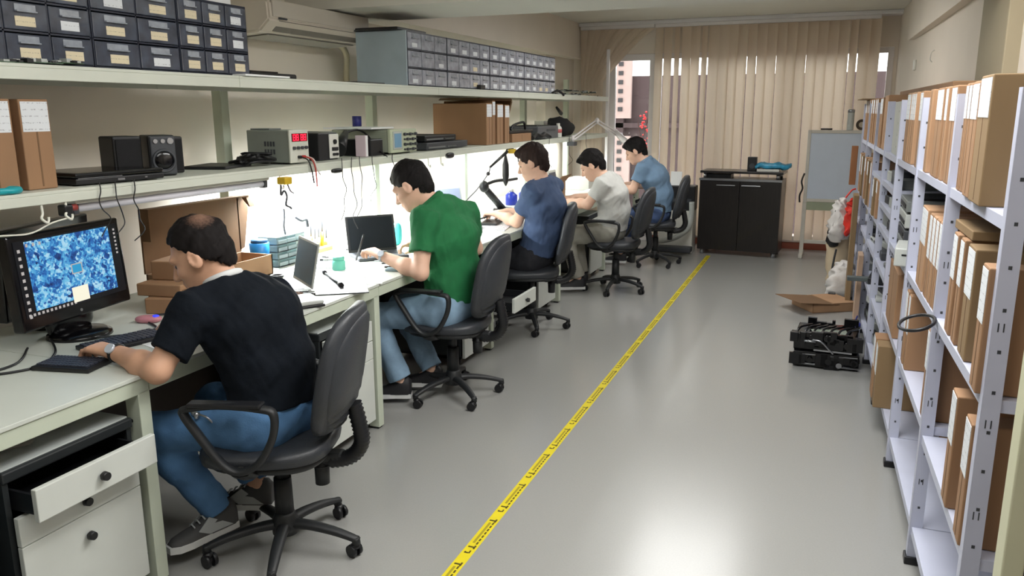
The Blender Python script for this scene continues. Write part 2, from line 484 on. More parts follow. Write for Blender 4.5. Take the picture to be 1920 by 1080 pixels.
    for s_ in 'LR':
        s0, e = A['s'+s_], A['e'+s_]; q = s0+(e-s0)*sl; dn = nrm(e-s0)
        S.cone(s0-dn*.03, q, .062*bw, .063*bw, .04)
    S.noise(st.get('wr', .0026), 30, seed+3, (1, 1, .8)); S.noise(.0014, 75, seed+5, (1, 1, .45))
    hem = np.array(st.get('hem', P+(W-P)*.1)); hn = nrm(P-W)
    S.cut(hem, hn, np.minimum(P, hem)-.3, np.maximum(P, hem)+.3)
    nv_ = nrm(HL(-.028, 0, -.05)-N)
    S.cut(N+nv_*.02, nv_, N-.14, N+.14)
    S.mesh('shirt', shirt, root)
    if st.get('collar'):
        cm = M(); ring = []
        a_ = nrm(np.cross(nv_, fwd)); b_ = np.cross(a_, nv_)
        for kk in range(24):
            t = 2*PI*kk/24; ring.append(V(N+nv_*(st.get('colz', .012)+.008*math.sin(t))+a_*.069*math.cos(t)+b_*.067*math.sin(t)))
        cm.tube(ring, .017 if st['collar'] == 'polo' else .009, 8, True, (V(nv_), 1.5)); cm.build('collar', st.get('collar_mat', shirt), root)
    # trousers
    T = Field(lo, hi, h)
    legs(T, .007); T.cap(P, P+(W-P)*.35, .118*bw, .112*bw, .04, (latp, 1.34), .004)
    for s_ in 'LR':
        kn, an = A['k'+s_], A['a'+s_]
        T.cap(kn+(an-kn)*.3, an, .062, st.get('cuff', .06), .02)
    T.noise(.0025, 42, seed+9)
    T.cut(P+(W-P)*.33, W-P, P-.25, P+.35)
    for s_ in 'LR':
        dn = nrm(A['a'+s_]-A['k'+s_]); c = A['a'+s_]-dn*.015
        T.cut(c, dn, c-.14, c+.14)
    T.mesh('trousers', pants, root)
    # shoes
    for s_ in 'LR':
        an, to = A['a'+s_], A['t'+s_]
        d = to-an; d[2] = 0; d = nrm(d); sd = np.array([-d[1], d[0], 0]); zz = min(to[2], an[2]-.05)-.028
        tilt = st.get('tilt'+s_, 0.)
        hl = np.array([an[0], an[1], zz])-d*.055
        Rm = np.array([[d[0], d[1], 0], [sd[0], sd[1], 0], [0, 0, 1]])
        def Q(f, l, u): return V(hl+d*f*math.cos(tilt)+sd*l+np.array([0, 0, u+f*math.sin(tilt)]))
        m = M(); n = 22
        prof = [(0, .034), (.03, .037), (.09, .035), (.15, .042), (.2, .046), (.25, .04), (.278, .018)]
        outl = [(f, w_) for f, w_ in prof]+[(f, -w_) for f, w_ in prof[::-1]]
        def slab(u0, u1, gr=0):
            Av = [m.bm.verts.new(Q(f-.0, l*(1+gr), u0)) for f, l in outl]; Bv = [m.bm.verts.new(Q(f, l, u1)) for f, l in outl]
            k_ = len(outl)
            for i in range(k_):
                fc = m.bm.faces.new((Av[i], Av[(i+1) % k_], Bv[(i+1) % k_], Bv[i])); fc.material_index = m.mi
            for fc in (m.bm.faces.new(Av[::-1]), m.bm.faces.new(Bv)): fc.material_index = m.mi
        m.mi = 0; slab(0, .026)
        m.mi = 1
        rows = []
        for f, w_, t_ in ((.0, .03, .105), (.02, .038, .125), (.06, .038, .125), (.1, .038, .1), (.15, .039, .068), (.2, .042, .056), (.245, .036, .046), (.27, .018, .036)):
            rows.append([m.bm.verts.new(Q(f, w_*math.cos(PI*i/8), .024+(t_-.024)*math.sin(PI*i/8)**.7)) for i in range(9)])
        for r0, r1 in zip(rows, rows[1:]):
            for i in range(8):
                fc = m.bm.faces.new((r0[i], r0[i+1], r1[i+1], r1[i])); fc.material_index = 1; fc.smooth = True
        for r0 in (rows[0], rows[-1]): m.bm.faces.new(r0).material_index = 1
        sh = m.build('shoe', [SOLEM, (shoe or (SHOEM,))[0]], root)
        if shoe and len(shoe) > 1:
            m = M()
            for f0, f1, w0 in ((.1, .135, .036), (.2, .24, .042)):
                pass
            for sg in (1, -1):
                m.prism([(-.02, 0), (.08, .0), (.12, .022), (.07, .06), (.03, .034)], 'y', -.002, .002)
                for v in list(m.bm.verts)[-10:]:
                    v.co = Q(.05+v.co.x, sg*(.0395-.010*v.co.z/.05)+v.co.y, .03+v.co.z)
            for i in range(4): m.tube([Q(.11+.022*i, -.02, .093-.009*i), Q(.11+.022*i, 0, .1-.009*i), Q(.11+.022*i, .02, .093-.009*i)], .003, 6)
            m.build('shoe_panel', shoe[1], sh)
    return root, A, HL
EYEM = mat('eye', (40, 30, 28), .2)
SOLEM = mat('shoe_sole', (214, 216, 214), .6)
SHOEM = mat('black_shoe', (24, 24, 28), .6)
GREYSHOE = mat('grey_shoe', (74, 74, 74), .7)
SILVERSHOE = mat('silver_shoe_panel', (170, 174, 174), .5)
# ---------------------------------------------------------------- floor
def floor_mat():
    m, n, l, p = new_mat('vinyl_floor')
    tc = n.new('ShaderNodeTexCoord')
    a = n.new('ShaderNodeTexNoise'); a.inputs['Scale'].default_value = 140; a.inputs['Detail'].default_value = 3
    b = n.new('ShaderNodeTexNoise'); b.inputs['Scale'].default_value = 1.2; b.inputs['Detail'].default_value = 2
    l.new(tc.outputs['Object'], a.inputs[0]); l.new(tc.outputs['Object'], b.inputs[0])
    mx = n.new('ShaderNodeMix'); mx.data_type = 'RGBA'; l.new(a.outputs[0], mx.inputs['Factor'])
    mx.inputs['A'].default_value = lin((149, 149, 146)); mx.inputs['B'].default_value = lin((158, 158, 155))
    l.new(mx.outputs['Result'], p.inputs['Base Color'])
    rr = n.new('ShaderNodeMapRange'); l.new(b.outputs[0], rr.inputs[0])
    rr.inputs['To Min'].default_value = .2; rr.inputs['To Max'].default_value = .25
    l.new(rr.outputs[0], p.inputs['Roughness'])
    p.inputs['Specular IOR Level'].default_value = .65
    bp = n.new('ShaderNodeBump'); bp.inputs['Strength'].default_value = .03; bp.inputs['Distance'].default_value = .004
    c = n.new('ShaderNodeTexNoise'); c.inputs['Scale'].default_value = 22; l.new(tc.outputs['Object'], c.inputs[0])
    l.new(c.outputs[0], bp.inputs['Height']); l.new(bp.outputs[0], p.inputs['Normal'])
    return m
FLOORM = floor_mat()
struct(M().box(-3.4, 1.2, -3, 10.25, -.1, 0).build('floor', FLOORM))
struct(M().box(-3.4, 1.2, -3, 10.25, 2.71, 2.85).build('ceiling', CEILM))
YF = 10.2
WX = -3.25
def rx(y): return .876-.0235*y          # right wall
struct(M().box(WX-.15, WX, -3, YF+.1, 0, 2.71).build('wall_left', WALLM))
m = M(); m.prism([(rx(-3), -3), (rx(-3)+.2, -3), (rx(10.3)+.2, 10.3), (rx(10.3), 10.3)], 'z', 0, 2.71)
struct(m.build('wall_right', WALLM))
struct(M().box(-3.4, 1.2, -3.1, -3, 0, 2.71).build('wall_back', WALLM))
m = M(); m.box(WX, -2.66, YF, YF+.15, 0, 2.71); m.box(-2.66, .7, YF, YF+.15, 2.34, 2.71); m.box(.6, .7, YF, YF+.15, 0, 2.34)
struct(m.build('wall_far', WALLM))
# beams and columns
m = M(); m.box(.71, .9, 4.35, 5.1, 0, 2.71, .006); struct(m.build('column_right', WALLD))
m = M(); m.box(WX, -3.135, 9.1, YF, 0, 2.29); m.box(WX, -3.0, 9.1, YF, 2.29, 2.71); struct(m.build('column_corner', WALLM))
struct(M().box(WX, 1.0, 4.4, 5.1, 2.265, 2.71).build('beam_cross', CEILM))
struct(M().box(WX, -3.0, 5.1, 9.1, 2.29, 2.71).build('beam_left', WALLM))
m = M(); m.prism([(rx(5.1)-.07, 5.1), (rx(5.1)+.05, 5.1), (rx(8.7)+.05, 8.7), (rx(8.7)-.05, 8.7)], 'z', 2.29, 2.71)
struct(m.build('beam_right', WALLM))
struct(M().box(-3.0, .66, 9.96, YF, 2.665, 2.71, .01).build('trim_cornice', mat('cornice_paint', (226, 224, 226), .6, var=.01)))
# cream door jamb at the right edge, close to the camera
JAMB = mat('jamb_paint', (206, 206, 176), .5, var=.02)
m = M(); m.box(.345, .38, 1.52, 1.58, 0, 2.1, .003); struct(m.build('trim_1', JAMB))
m = M(); m.box(.38, .80, 1.535, 1.585, 0, 2.1); struct(m.build('door_1', mat('dark_door', (74, 66, 72), .6)))
# wall hooks on the right wall, small
m = M(); 
for y, z in ((8.35, 2.06),): m.box(rx(y)-.02, rx(y), y-.03, y+.05, z-.06, z+.03, .004)
tag(m.build('wall_socket', WHITEP, base=(rx(8.35), 8.35, 2.05)), 'small white box fixed high on the right wall near the blinds', 'switch')
m = M(); m.tube(curvepts([(rx(7.2), 7.2, 2.1), (rx(7.2)-.02, 7.2, 2.08), (rx(7.2)-.025, 7.2, 2.03), (rx(7.2)-.01, 7.2, 2.01)]), .004, 6)
tag(m.build('wall_hook', WHITEP, base=(rx(7.2), 7.2, 2.05)), 'small bent hook high on the right wall above the rack', 'hook')

# ---------------------------------------------------------------- far window wall
PVC = mat('pvc_frame', (226, 222, 222), .35, var=.01)
def glass_mat():
    m, n, l, p = new_mat('window_glass')
    t = n.new('ShaderNodeBsdfTransparent'); t.inputs[0].default_value = (.94, .96, .96, 1)
    g = n.new('ShaderNodeBsdfGlossy'); g.inputs['Roughness'].default_value = .02
    fr = n.new('ShaderNodeFresnel'); fr.inputs['IOR'].default_value = 1.35
    mx = n.new('ShaderNodeMixShader'); l.new(fr.outputs[0], mx.inputs[0]); l.new(t.outputs[0], mx.inputs[1]); l.new(g.outputs[0], mx.inputs[2])
    l.new(mx.outputs[0], n['Material Output'].inputs[0]); n.remove(p)
    return m
GLASS = glass_mat()
def frame(name, x0, x1, z0, z1, t=.06, y0=YF-.01, y1=YF+.06, mull=()):
    m = M()
    m.box(x0, x0+t, y0, y1, z0, z1, .004); m.box(x1-t, x1, y0, y1, z0, z1, .004)
    m.box(x0+t, x1-t, y0, y1, z1-t, z1, .004); m.box(x0+t, x1-t, y0, y1, z0, z0+t*1.2, .004)
    for q in mull: m.box(q-.04, q+.04, y0, y1, z0+t, z1-t, .004)
    o = struct(m.build(name, PVC))
    g = M().box(x0+t*.8, x1-t*.8, (y0+y1)/2-.004, (y0+y1)/2+.004, z0+t*.8, z1-t*.8).build('pane', GLASS, o)
    return o
d = frame('door_2', -2.655, -2.07, 0.0, 2.335, .075)
M().box(-2.16, -2.135, YF-.05, YF-.012, 1.02, 1.16, .006).build('door_handle', WHITEP, d)
frame('window_1', -2.06, .335, .08, 2.335, .06, mull=(-1.26, -.46))
struct(M().box(-2.06, .34, YF-.02, YF+.1, 0, .075).build('trim_sill', mat('terracotta_sill', (150, 84, 66), .5)))
d = frame('door_3', .345, .6, 0.0, 2.335, .06)
M().box(.555, .58, YF-.05, YF-.012, 1.0, 1.16, .006).build('door_handle', WHITEP, d)

# vertical blinds
def slat_mat():
    m, n, l, p = new_mat('blind_fabric')
    tc = n.new('ShaderNodeTexCoord'); nz = n.new('ShaderNodeTexNoise'); nz.inputs['Scale'].default_value = 160
    l.new(tc.outputs['Object'], nz.inputs[0])
    rp = n.new('ShaderNodeValToRGB'); rp.color_ramp.elements[0].color = lin((226, 212, 194)); rp.color_ramp.elements[1].color = lin((236, 222, 204))
    l.new(nz.outputs[0], rp.inputs[0]); l.new(rp.outputs[0], p.inputs['Base Color']); p.inputs['Roughness'].default_value = .8
    t = n.new('ShaderNodeBsdfTranslucent'); l.new(rp.outputs[0], t.inputs[0])
    mx = n.new('ShaderNodeMixShader'); mx.inputs[0].default_value = .5
    out = n['Material Output']
    l.new(p.outputs[0], mx.inputs[1]); l.new(t.outputs[0], mx.inputs[2]); l.new(mx.outputs[0], out.inputs[0])
    return m
SLAT = slat_mat()
bl = thing('vertical_blind', 'closed beige vertical blinds covering the wide far window', 'blinds', (-.8, 10.0, 0))
M().box(-2.05, .43, 9.97, 10.03, 2.625, 2.665, .006).build('headrail', PVC, bl)
rng = random.Random(4)
n = 23
for i in range(n):
    x = -2.0+i*.1085; a = math.radians(rng.uniform(-37, -24))
    if i in (2, 5, 20): a = math.radians(-52)
    if i in (6, 7): a = math.radians(-8)
    sw = rng.uniform(-.012, .012)
    me = M(); c, s = math.cos(a), math.sin(a); w = .0635; th = .0012
    rows = []
    for z, o in ((2.62, 0), (1.6, sw*.5), (.13, sw)):
        r = []
        for k in range(5):
            u = -w+2*w*k/4; bow = .011*(1-(u/w)**2)
            r.append((x+o+u*c-bow*s, 10.0+u*s+bow*c, z))
        rows.append(r)
    for r0, r1 in zip(rows, rows[1:]):
        for k in range(4): me.quad(r0[k], r0[k+1], r1[k+1], r1[k])
    bmesh.ops.remove_doubles(me.bm, verts=me.bm.verts, dist=1e-5)
    for f in me.bm.faces: f.smooth = True
    me.build('slat', SLAT, bl)
bl2 = thing('vertical_blind', 'beige blind slats drawn aside and bunched in the left corner above the door', 'blinds', (-2.8, 9.99, 0))
M().box(-2.98, -2.06, 9.965, 10.025, 2.625, 2.665, .006).build('headrail', PVC, bl2)
for i in range(10):
    x0 = -2.93+i*.092; x1 = -2.93+i*.024
    me = M(); rows = []
    for t in np.linspace(0, 1, 13):
        z = 2.62-.62*t
        xx = x0+(x1-x0)*(t**.8)
        rows.append(((xx-.05+.022*t, 9.985+.012*i/10-.03*t, z), (xx, 9.966-.05*t+.004*i-.02*(i % 2), z), (xx+.05-.022*t, 9.99-.03*t+.004*i, z)))
    for z in (1.6, 1.0, .4):
        rows.append(((x1-.03, 9.955+.004*i, z), (x1, 9.925+.004*i-.02*(i % 2), z), (x1+.03, 9.96+.004*i, z)))
    for r0, r1 in zip(rows, rows[1:]):
        for k in range(2): me.quad(r0[k], r0[k+1], r1[k+1], r1[k])
    bmesh.ops.remove_doubles(me.bm, verts=me.bm.verts, dist=1e-5)
    for f in me.bm.faces: f.smooth = True
    me.build('slat', SLAT, bl2)

# ---------------------------------------------------------------- outside
struct(M().box(-8, 6, 10.35, 11.6, -.15, -.02).build('floor_balcony', mat('balcony_tile', (170, 150, 140), .5)))
BROWNW = mat('brown_facade', (66, 52, 54), .8); PINKW = mat('pink_facade', (160, 140, 136), .8); DGL = mat('dark_window', (26, 22, 28), .2)
fb = thing('building', 'brown building with pale window surrounds seen outside through the glass door', 'building', (-3, 14, -3))
m = M(); m.box(-9, 4, 14, 17, -3, 2.23); m.box(-9, -3.36, 13.9, 14, -3, 3.6); m.box(-9, 4, 13.9, 14, 1.36, 1.44); m.build('wall', BROWNW, fb)
for z0, z1 in ((-1.0, 1.22), (1.52, 3.4)):
    f = M().box(-4.9, -3.22, 13.82, 13.9, z0, z1).build('window', PINKW, fb)
    g = M(); g.box(-4.8, -3.55, 13.8, 13.83, z0+.08, z1-.06)
    k = z0+.12
    while k < z1-.12: g.box(-3.44, -3.36, 13.8, 13.83, k, k+.07); k += .15
    g.build('pane', DGL, f)
fl = thing('flowering_plant', 'red flowering branch outside behind the glass door', 'plant', (-2.27, 11.2, -.02))
m = M(); m.tube(curvepts([(-2.4, 11.2, -.02), (-2.38, 11.2, .6), (-2.42, 11.2, 1.2), (-2.36, 11.2, 1.55)]), .008, 6)
m.tube(curvepts([(-2.4, 11.2, .9), (-2.46, 11.2, 1.3), (-2.5, 11.2, 1.5)]), .006, 6); m.build('stem', mat('stem_brown', (70, 46, 40), .7), fl)
m = M(); rr = random.Random(3)
for i in range(34):
    t = rr.random(); z = 1.12+.52*t
    m.sup((-2.4+rr.uniform(-.07, .07), 11.2+rr.uniform(-.05, .05), z), (.016, .016, .013), nu=5, nv=7)
o = m.build('blossom', mat('red_blossom', (208, 52, 56), .6), fl); o['kind'] = 'stuff'

# ---------------------------------------------------------------- floor tape
TAPE = mat('yellow_tape', (222, 204, 40), .35, var=.04, scale=14); TINK = mat('tape_print', (70, 60, 16), .5); TINK2 = mat('tape_print_pale', (160, 144, 34), .5)
tp = thing('floor_tape', 'yellow printed warning tape stuck along the grey floor', 'tape', (-1.18, 5, 0))
def tx(y): return -1.171-.0056*(y-2.345)
m = M(); m.prism([(tx(.5)-.024, .5), (tx(.5)+.024, .5), (tx(9.35)+.024, 9.35), (tx(9.35)-.024, 9.35)], 'z', 0, .0012); m.build('tape_strip', TAPE, tp)
def mark(mm, y0, y1, u0, u1):
    mm.box(tx(y0)+u0, tx(y0)+u1, y0, y1, .0012, .0017)
a_ = M(); b_ = M(); PER = .344; y = 2.427-5*PER
while y < 9.0:
    # a capital T at either end of a row of small print, a hooked mark before the first one and a paler bar beside the row
    for yy in (y, y+.127): mark(a_, yy-.004, yy+.005, -.015, .008); mark(a_, yy-.012, yy+.014, .008, .015)
    mark(a_, y+.080, y+.088, -.010, .004); mark(a_, y+.082, y+.102, .004, .010); mark(a_, y+.080, y+.092, -.013, -.008)
    k = y+.150
    while k < y+.326: mark(a_, k, k+.018, .006, .013); k += .027
    mark(b_, y+.158, y+.326, -.011, -.001)
    y += PER
a_.build('print', TINK, tp); b_.build('print_pale', TINK2, tp)
# ---------------------------------------------------------------- workbenches, shelf frame
ZB = .785; XB = -2.11; BY = [.44, 1.97, 3.5, 5.03, 6.56, 8.09, 9.62]
bn = ['under the computer screens nearest the camera', 'in front of the man in black', 'in front of the man in green', 'in front of the man in navy', 'in front of the man in pale grey', 'in front of the man in light blue, nearest the blinds']
for i in range(6):
    y0, y1 = BY[i], BY[i+1]
    w = thing('workbench', 'white metal workbench '+bn[i], 'workbench', (-2.6, (y0+y1)/2, 0), group='workbenches along the left wall')
    M().box(-3.12, XB+.006, y0+.002, y1-.002, ZB-.014, ZB, .002).build('worktop', BENCHM, w)
    m = M(); m.box(XB-.03, XB, y0+.002, y1-.002, ZB-.068, ZB-.015, .003); m.box(-3.1, -3.07, y0+.002, y1-.002, ZB-.068, ZB-.015, .003)
    m.box(-3.07, XB-.03, y1-.035, y1-.005, ZB-.06, ZB-.015); m.build('apron', FRAMEM, w)
    for x in (XB-.062, -3.1):
        m = M(); m.box(x, x+.062, y1-.05, y1, .012, ZB-.06, .003); m.mi = 1; m.box(x+.01, x+.052, y1-.042, y1-.008, 0, .012)
        for z in (.12, .62): m.cyl((x+.02, y1-.0505, z), (x+.02, y1-.049, z), .007, n=10)
        m.build('leg', [FRAMEM, BLACKP], w)
    if i in (1, 2, 3):
        M().box(-2.86, -2.84, y0+.01, y1-.06, .16, ZB-.07).build('modesty_panel', mat('dark_brown_board', (48, 40, 34), .6), w)
# rear posts of the shelf frame stand on the benches, shelf boards hang on them
fr = thing('steel_shelving', 'white steel posts carrying both wall shelves', 'shelf frame', (-3.02, 5, ZB))
for y in BY[1:]:
    yy = min(y, 9.58)
    M().box(-3.065, -3.005, yy-.03, yy+.03, ZB, 2.02, .003).build('post', FRAMEM, fr)
m = M(); m.box(-2.535, -2.5, 9.57, 9.605, ZB, 2.36, .003); m.build('post', PVC, fr)
for nm, z, h in (('upper', 1.81, .052), ('lower', 1.385, .044)):
    ys = [.9, 3.02, 5.03, 6.56, 8.09, 9.56] if nm == 'upper' else [.9, 3.5, 5.03, 6.56, 8.09, 9.56]
    for k in range(5):
        s_ = thing('shelf_board', ['first', 'second', 'third', 'fourth', 'fifth'][k]+' board from the camera of the '+nm+' wall shelf over the benches', 'shelf', (-2.75, (ys[k]+ys[k+1])/2, z-h), group=nm+' wall shelf boards')
        m = M(); m.box(-3.0, -2.5, ys[k]+.001, ys[k+1]-.001, z-.012, z, .002); m.build('panel', SHELFM, s_)
        m = M(); m.box(-2.515, -2.5, ys[k]+.001, ys[k+1]-.001, z-h, z-.012, .002); m.box(-3.0, -2.985, ys[k]+.001, ys[k+1]-.001, z-h, z-.012); m.build('lip', SHELFM, s_)
# tube lamps under the lower shelf
TUBE = mat('lit_tube', (255, 255, 255), .4, emit=(246, 252, 255), estr=8); TUBEOFF = mat('white_tube', (226, 226, 236), .35, emit=(246, 252, 255), estr=.0)
LAMPS = []
for k, (y0, y1, lab, on) in enumerate(((2.12, 3.22, 'unlit tube lamp under the lower shelf above the open carton', 0), (3.6, 4.75, 'bright tube lamp under the lower shelf above the man in green', 1), (5.28, 6.5, 'bright tube lamp under the lower shelf above the man in navy', 1), (6.75, 7.95, 'bright tube lamp under the lower shelf above the man in pale grey', 1), (8.3, 9.5, 'bright tube lamp under the lower shelf nearest the blinds', 1))):
    x = -2.56 if k == 0 else -2.95
    t = thing('tube_lamp', lab, 'lamp', (x, (y0+y1)/2, 1.34), group='tube lamps under the lower shelf')
    M().box(x-.03, x+.03, y0, y1, 1.325, 1.342, .004).build('housing', WHITEP, t)
    M().cyl((x, y0+.02, 1.308), (x, y1-.02, 1.308), .015, n=12).build('tube', TUBE if on else TUBEOFF, t)
    for yy in (y0+.012, y1-.012): M().box(x-.018, x+.018, yy-.012, yy+.012, 1.288, 1.326, .003).build('end_cap', DARKGREY if k == 0 else WHITEP, t)
    if on: LAMPS.append((x, y0, y1))
# drawer units below the benches
UNITW = mat('drawer_front', (206, 210, 204), .4, var=.03)
UNITB = mat('drawer_body', (34, 38, 40), .5)
def drawer_unit(lab, y0, y1, outs, body):
    z0, z1 = .06, .604; xf = -2.115; xb = -2.72
    u = thing('drawer_unit', lab, 'drawer unit', (-2.4, (y0+y1)/2, 0), group='drawer units under the workbenches')
    m = M(); m.box(xb, xf-.03, y0, y0+.018, z0, z1); m.box(xb, xf-.03, y1-.018, y1, z0, z1); m.box(xb, xb+.018, y0, y1, z0, z1); m.box(xb, xf-.03, y0, y1, z0, z0+.018)
    m.box(xb, xf-.02, y0-.003, y1+.003, z1, z1+.035, .006); m.build('cabinet_body', UNITB, u)
    m = M(); m.box(xb+.01, xf-.035, y0+.006, y1-.006, z1+.035, z1+.04); m.build('top_tray', mat('tray_grey', (196, 202, 200), .4), u)
    for k, (za, zb) in enumerate(((.50, .602), (.402, .495), (.065, .40))):
        o = outs[k]
        d = M().box(xf-.02+o, xf+o, y0+.012, y1-.012, za, zb, .003).build('drawer', UNITW, u)
        if o > .03:
            m = M(); m.box(xf-.35+o, xf-.02+o, y0+.03, y0+.04, za+.01, zb-.03); m.box(xf-.35+o, xf-.02+o, y1-.04, y1-.03, za+.01, zb-.03); m.box(xf-.35+o, xf-.02+o, y0+.04, y1-.04, za+.01, za+.02)
            m.build('drawer_box', BLACKP, d)
        yc = (y0+y1)/2; zc = (za+zb)/2 if k < 2 else zb-.07
        M().cyl((xf+o, yc, zc), (xf+o+.012, yc, zc), .007, n=10).cyl((xf+o+.01, yc, zc), (xf+o+.026, yc, zc), .015, .013, n=14).build('knob', BLACKP, d)
    for x in (xb+.05, xf-.08):
        for y in (y0+.05, y1-.05): M().cyl((x, y-.012, .03), (x, y+.012, .03), .03, n=14).cyl((x, y, .03), (x, y, .06), .008, n=8).build('caster', BLACKP, u)
    return u
drawer_unit('white fronted drawer unit nearest the camera, top drawer ajar, gloves on its tray', 1.44, 1.905, (.09, 0, 0), UNITB)
drawer_unit('closed drawer unit beside the bench leg behind the nearest chair', 3.0, 3.44, (0, 0, 0), UNITB)
drawer_unit('drawer unit partly hidden behind the chair of the man in green, second drawer open', 4.54, 4.96, (0, .35, 0), UNITB)
drawer_unit('closed drawer unit under the bench of the man in navy', 5.98, 6.44, (0, 0, 0), UNITB)
drawer_unit('far drawer unit under the bench of the man in pale grey', 7.52, 7.98, (0, 0, 0), UNITB)
o = M().box(-2.6, -2.18, 1.12, 1.40, .0, .56, .01).build('storage_bin', mat('dark_teal_bin', (22, 62, 76), .5), base=(-2.4, 1.27, 0)); tag(o, 'dark teal bin standing at the bottom left edge beside the drawer unit', 'bin')
# gloves and coiled cord on the near tray
m = M()
m.sup((-2.3, 1.52, .682), (.05, .04, .028), .8, .8, fn=lambda p: p+V((0, 0, .006*math.sin(p.x*120))))
m.tube(curvepts([(-2.25, 1.5, .67), (-2.21, 1.53, .68), (-2.2, 1.58, .675), (-2.24, 1.6, .67)]), .012, 8)
m.sup((-2.36, 1.56, .675), (.05, .03, .02)); tag(m.build('work_glove', mat('dirty_glove', (96, 92, 84), .9, bump=.2), base=(-2.3, 1.52, .655)), 'crumpled grey work glove on the tray of the nearest drawer unit', 'glove')
m = M()
for k in range(4):
    m.tube([(-2.33+(.075-.006*k)*math.cos(t)*1.0, 1.74+(.085-.007*k)*math.sin(t), .662+.006*k) for t in np.linspace(0, 2*PI, 28, endpoint=False)], .004, 6, True)
tag(m.build('coiled_cord', mat('dark_cord', (66, 66, 62), .6), base=(-2.33, 1.74, .655)), 'coiled dark cord lying on the tray of the nearest drawer unit', 'cord')

# ---------------------------------------------------------------- parts-drawer cabinets on the upper shelf
CLEAR = mat('smoky_drawer_plastic', (64, 70, 84), .18, var=.35, scale=16, coat=.4)
CLEAR2 = mat('grey_drawer_plastic', (156, 160, 172), .2, var=.3, scale=22, coat=.4)
SHELL = mat('navy_cabinet_shell', (30, 36, 52), .4); SHELLG = mat('blue_grey_cabinet', (170, 186, 194), .5)
TAB = mat('clear_tab', (150, 156, 166), .12, var=.2, scale=30, coat=.5)
def parts_cabinet(lab, y0, y1, cols, z0, z1, xf, xb, shell, side, dm, lm, seed, lw, lh, gap=.004):
    c = thing('parts_cabinet', lab, 'drawer cabinet', ((xf+xb)/2, (y0+y1)/2, z0), group='small parts drawer cabinets on the upper shelf')
    m = M(); n = 3; H = (z1-z0)/n
    m.box(xb, xf-.012, y0, y0+.004, z0, z1); m.box(xb, xf-.012, y1-.004, y1, z0, z1); m.box(xb, xb+.006, y0, y1, z0, z1)
    for k in range(n+1): m.box(xb, xf-.004, y0, y1, z0+k*H-(.004 if k == n else 0), z0+k*H+.006-(.002 if k == n else 0))
    W = (y1-y0)/cols
    for k in range(1, cols): m.box(xb, xf-.004, y0+k*W-.003, y0+k*W+.003, z0, z1)
    m.box(xb, xf-.004, y0-.001, y0+.005, z0, z1); m.box(xb, xf-.004, y1-.005, y1+.001, z0, z1)
    m.build('shell', shell, c)
    if side is not None: M().box(xb-.004, xf-.006, y0-.012, y0-.001, z0, z1+.004).build('side_panel', side, c)
    r = random.Random(seed)
    for k in range(n):
        for q in range(cols):
            ya, yb = y0+q*W+gap, y0+(q+1)*W-gap; za, zb = z0+k*H+.008, z0+(k+1)*H-.005; yc = (ya+yb)/2
            m = M(); m.box(xf-.2, xf, ya, yb, za, zb, .003); m.mi = 1
            t = (yb-ya)*.24
            m.box(xf-.001, xf+.012, yc-t, yc+t, zb-(zb-za)*.36, zb-(zb-za)*.30, .002); m.box(xf-.001, xf+.002, yc-t, yc+t, zb-(zb-za)*.30, zb-.006)
            d = m.build('drawer', [dm, TAB], c)
            if r.random() < lm:
                w = (yb-ya)*lw; h = (zb-za)*lh; dy = r.uniform(-.004, .006)
                M().box(xf, xf+.0012, yc-w/2+dy, yc+w/2+dy, za+.012, za+.012+h).build('label', LABELC if r.random() < (.7 if xf-xb < .27 and y0 < 4 else .12) else LABELW, d)
pc = (1.775, 2.298, 2.73, 3.158)
parts_cabinet('navy drawer cabinet nearest the camera, at the upper left edge of the photo', 1.775, 2.29, 3, 1.812, 2.118, -2.55, -2.8, SHELL, None, CLEAR, 1, 1, .46, .36)
parts_cabinet('navy drawer cabinet in the middle of the near block on the upper shelf', 2.296, 2.722, 3 - 1, 1.812, 2.118, -2.55, -2.8, SHELL, None, CLEAR, 1, 2, .42, .36)
parts_cabinet('navy drawer cabinet at the right end of the near block, left of the air conditioner', 2.728, 3.158, 3, 1.812, 2.118, -2.55, -2.8, SHELL, None, CLEAR, 1, 3, .5, .38)
parts_cabinet('drawer cabinet with pale blue grey side panel, right of the air conditioner', 4.70, 5.27, 3, 1.812, 2.15, -2.55, -2.92, SHELL, SHELLG, CLEAR2, .7, 4, .4, .25)
parts_cabinet('grey drawer cabinet directly right of the one with the pale side', 5.28, 6.04, 4, 1.812, 2.15, -2.55, -2.85, SHELL, None, CLEAR2, .85, 5, .42, .3)
parts_cabinet('grey drawer cabinet second from the right end of the far block', 6.05, 6.82, 4, 1.812, 2.15, -2.55, -2.85, SHELL, None, CLEAR2, .85, 6, .42, .3)
parts_cabinet('grey drawer cabinet at the far right end, beside the boards near the blinds', 6.83, 7.69, 5, 1.812, 2.15, -2.55, -2.85, SHELL, None, CLEAR2, .85, 7, .42, .3)
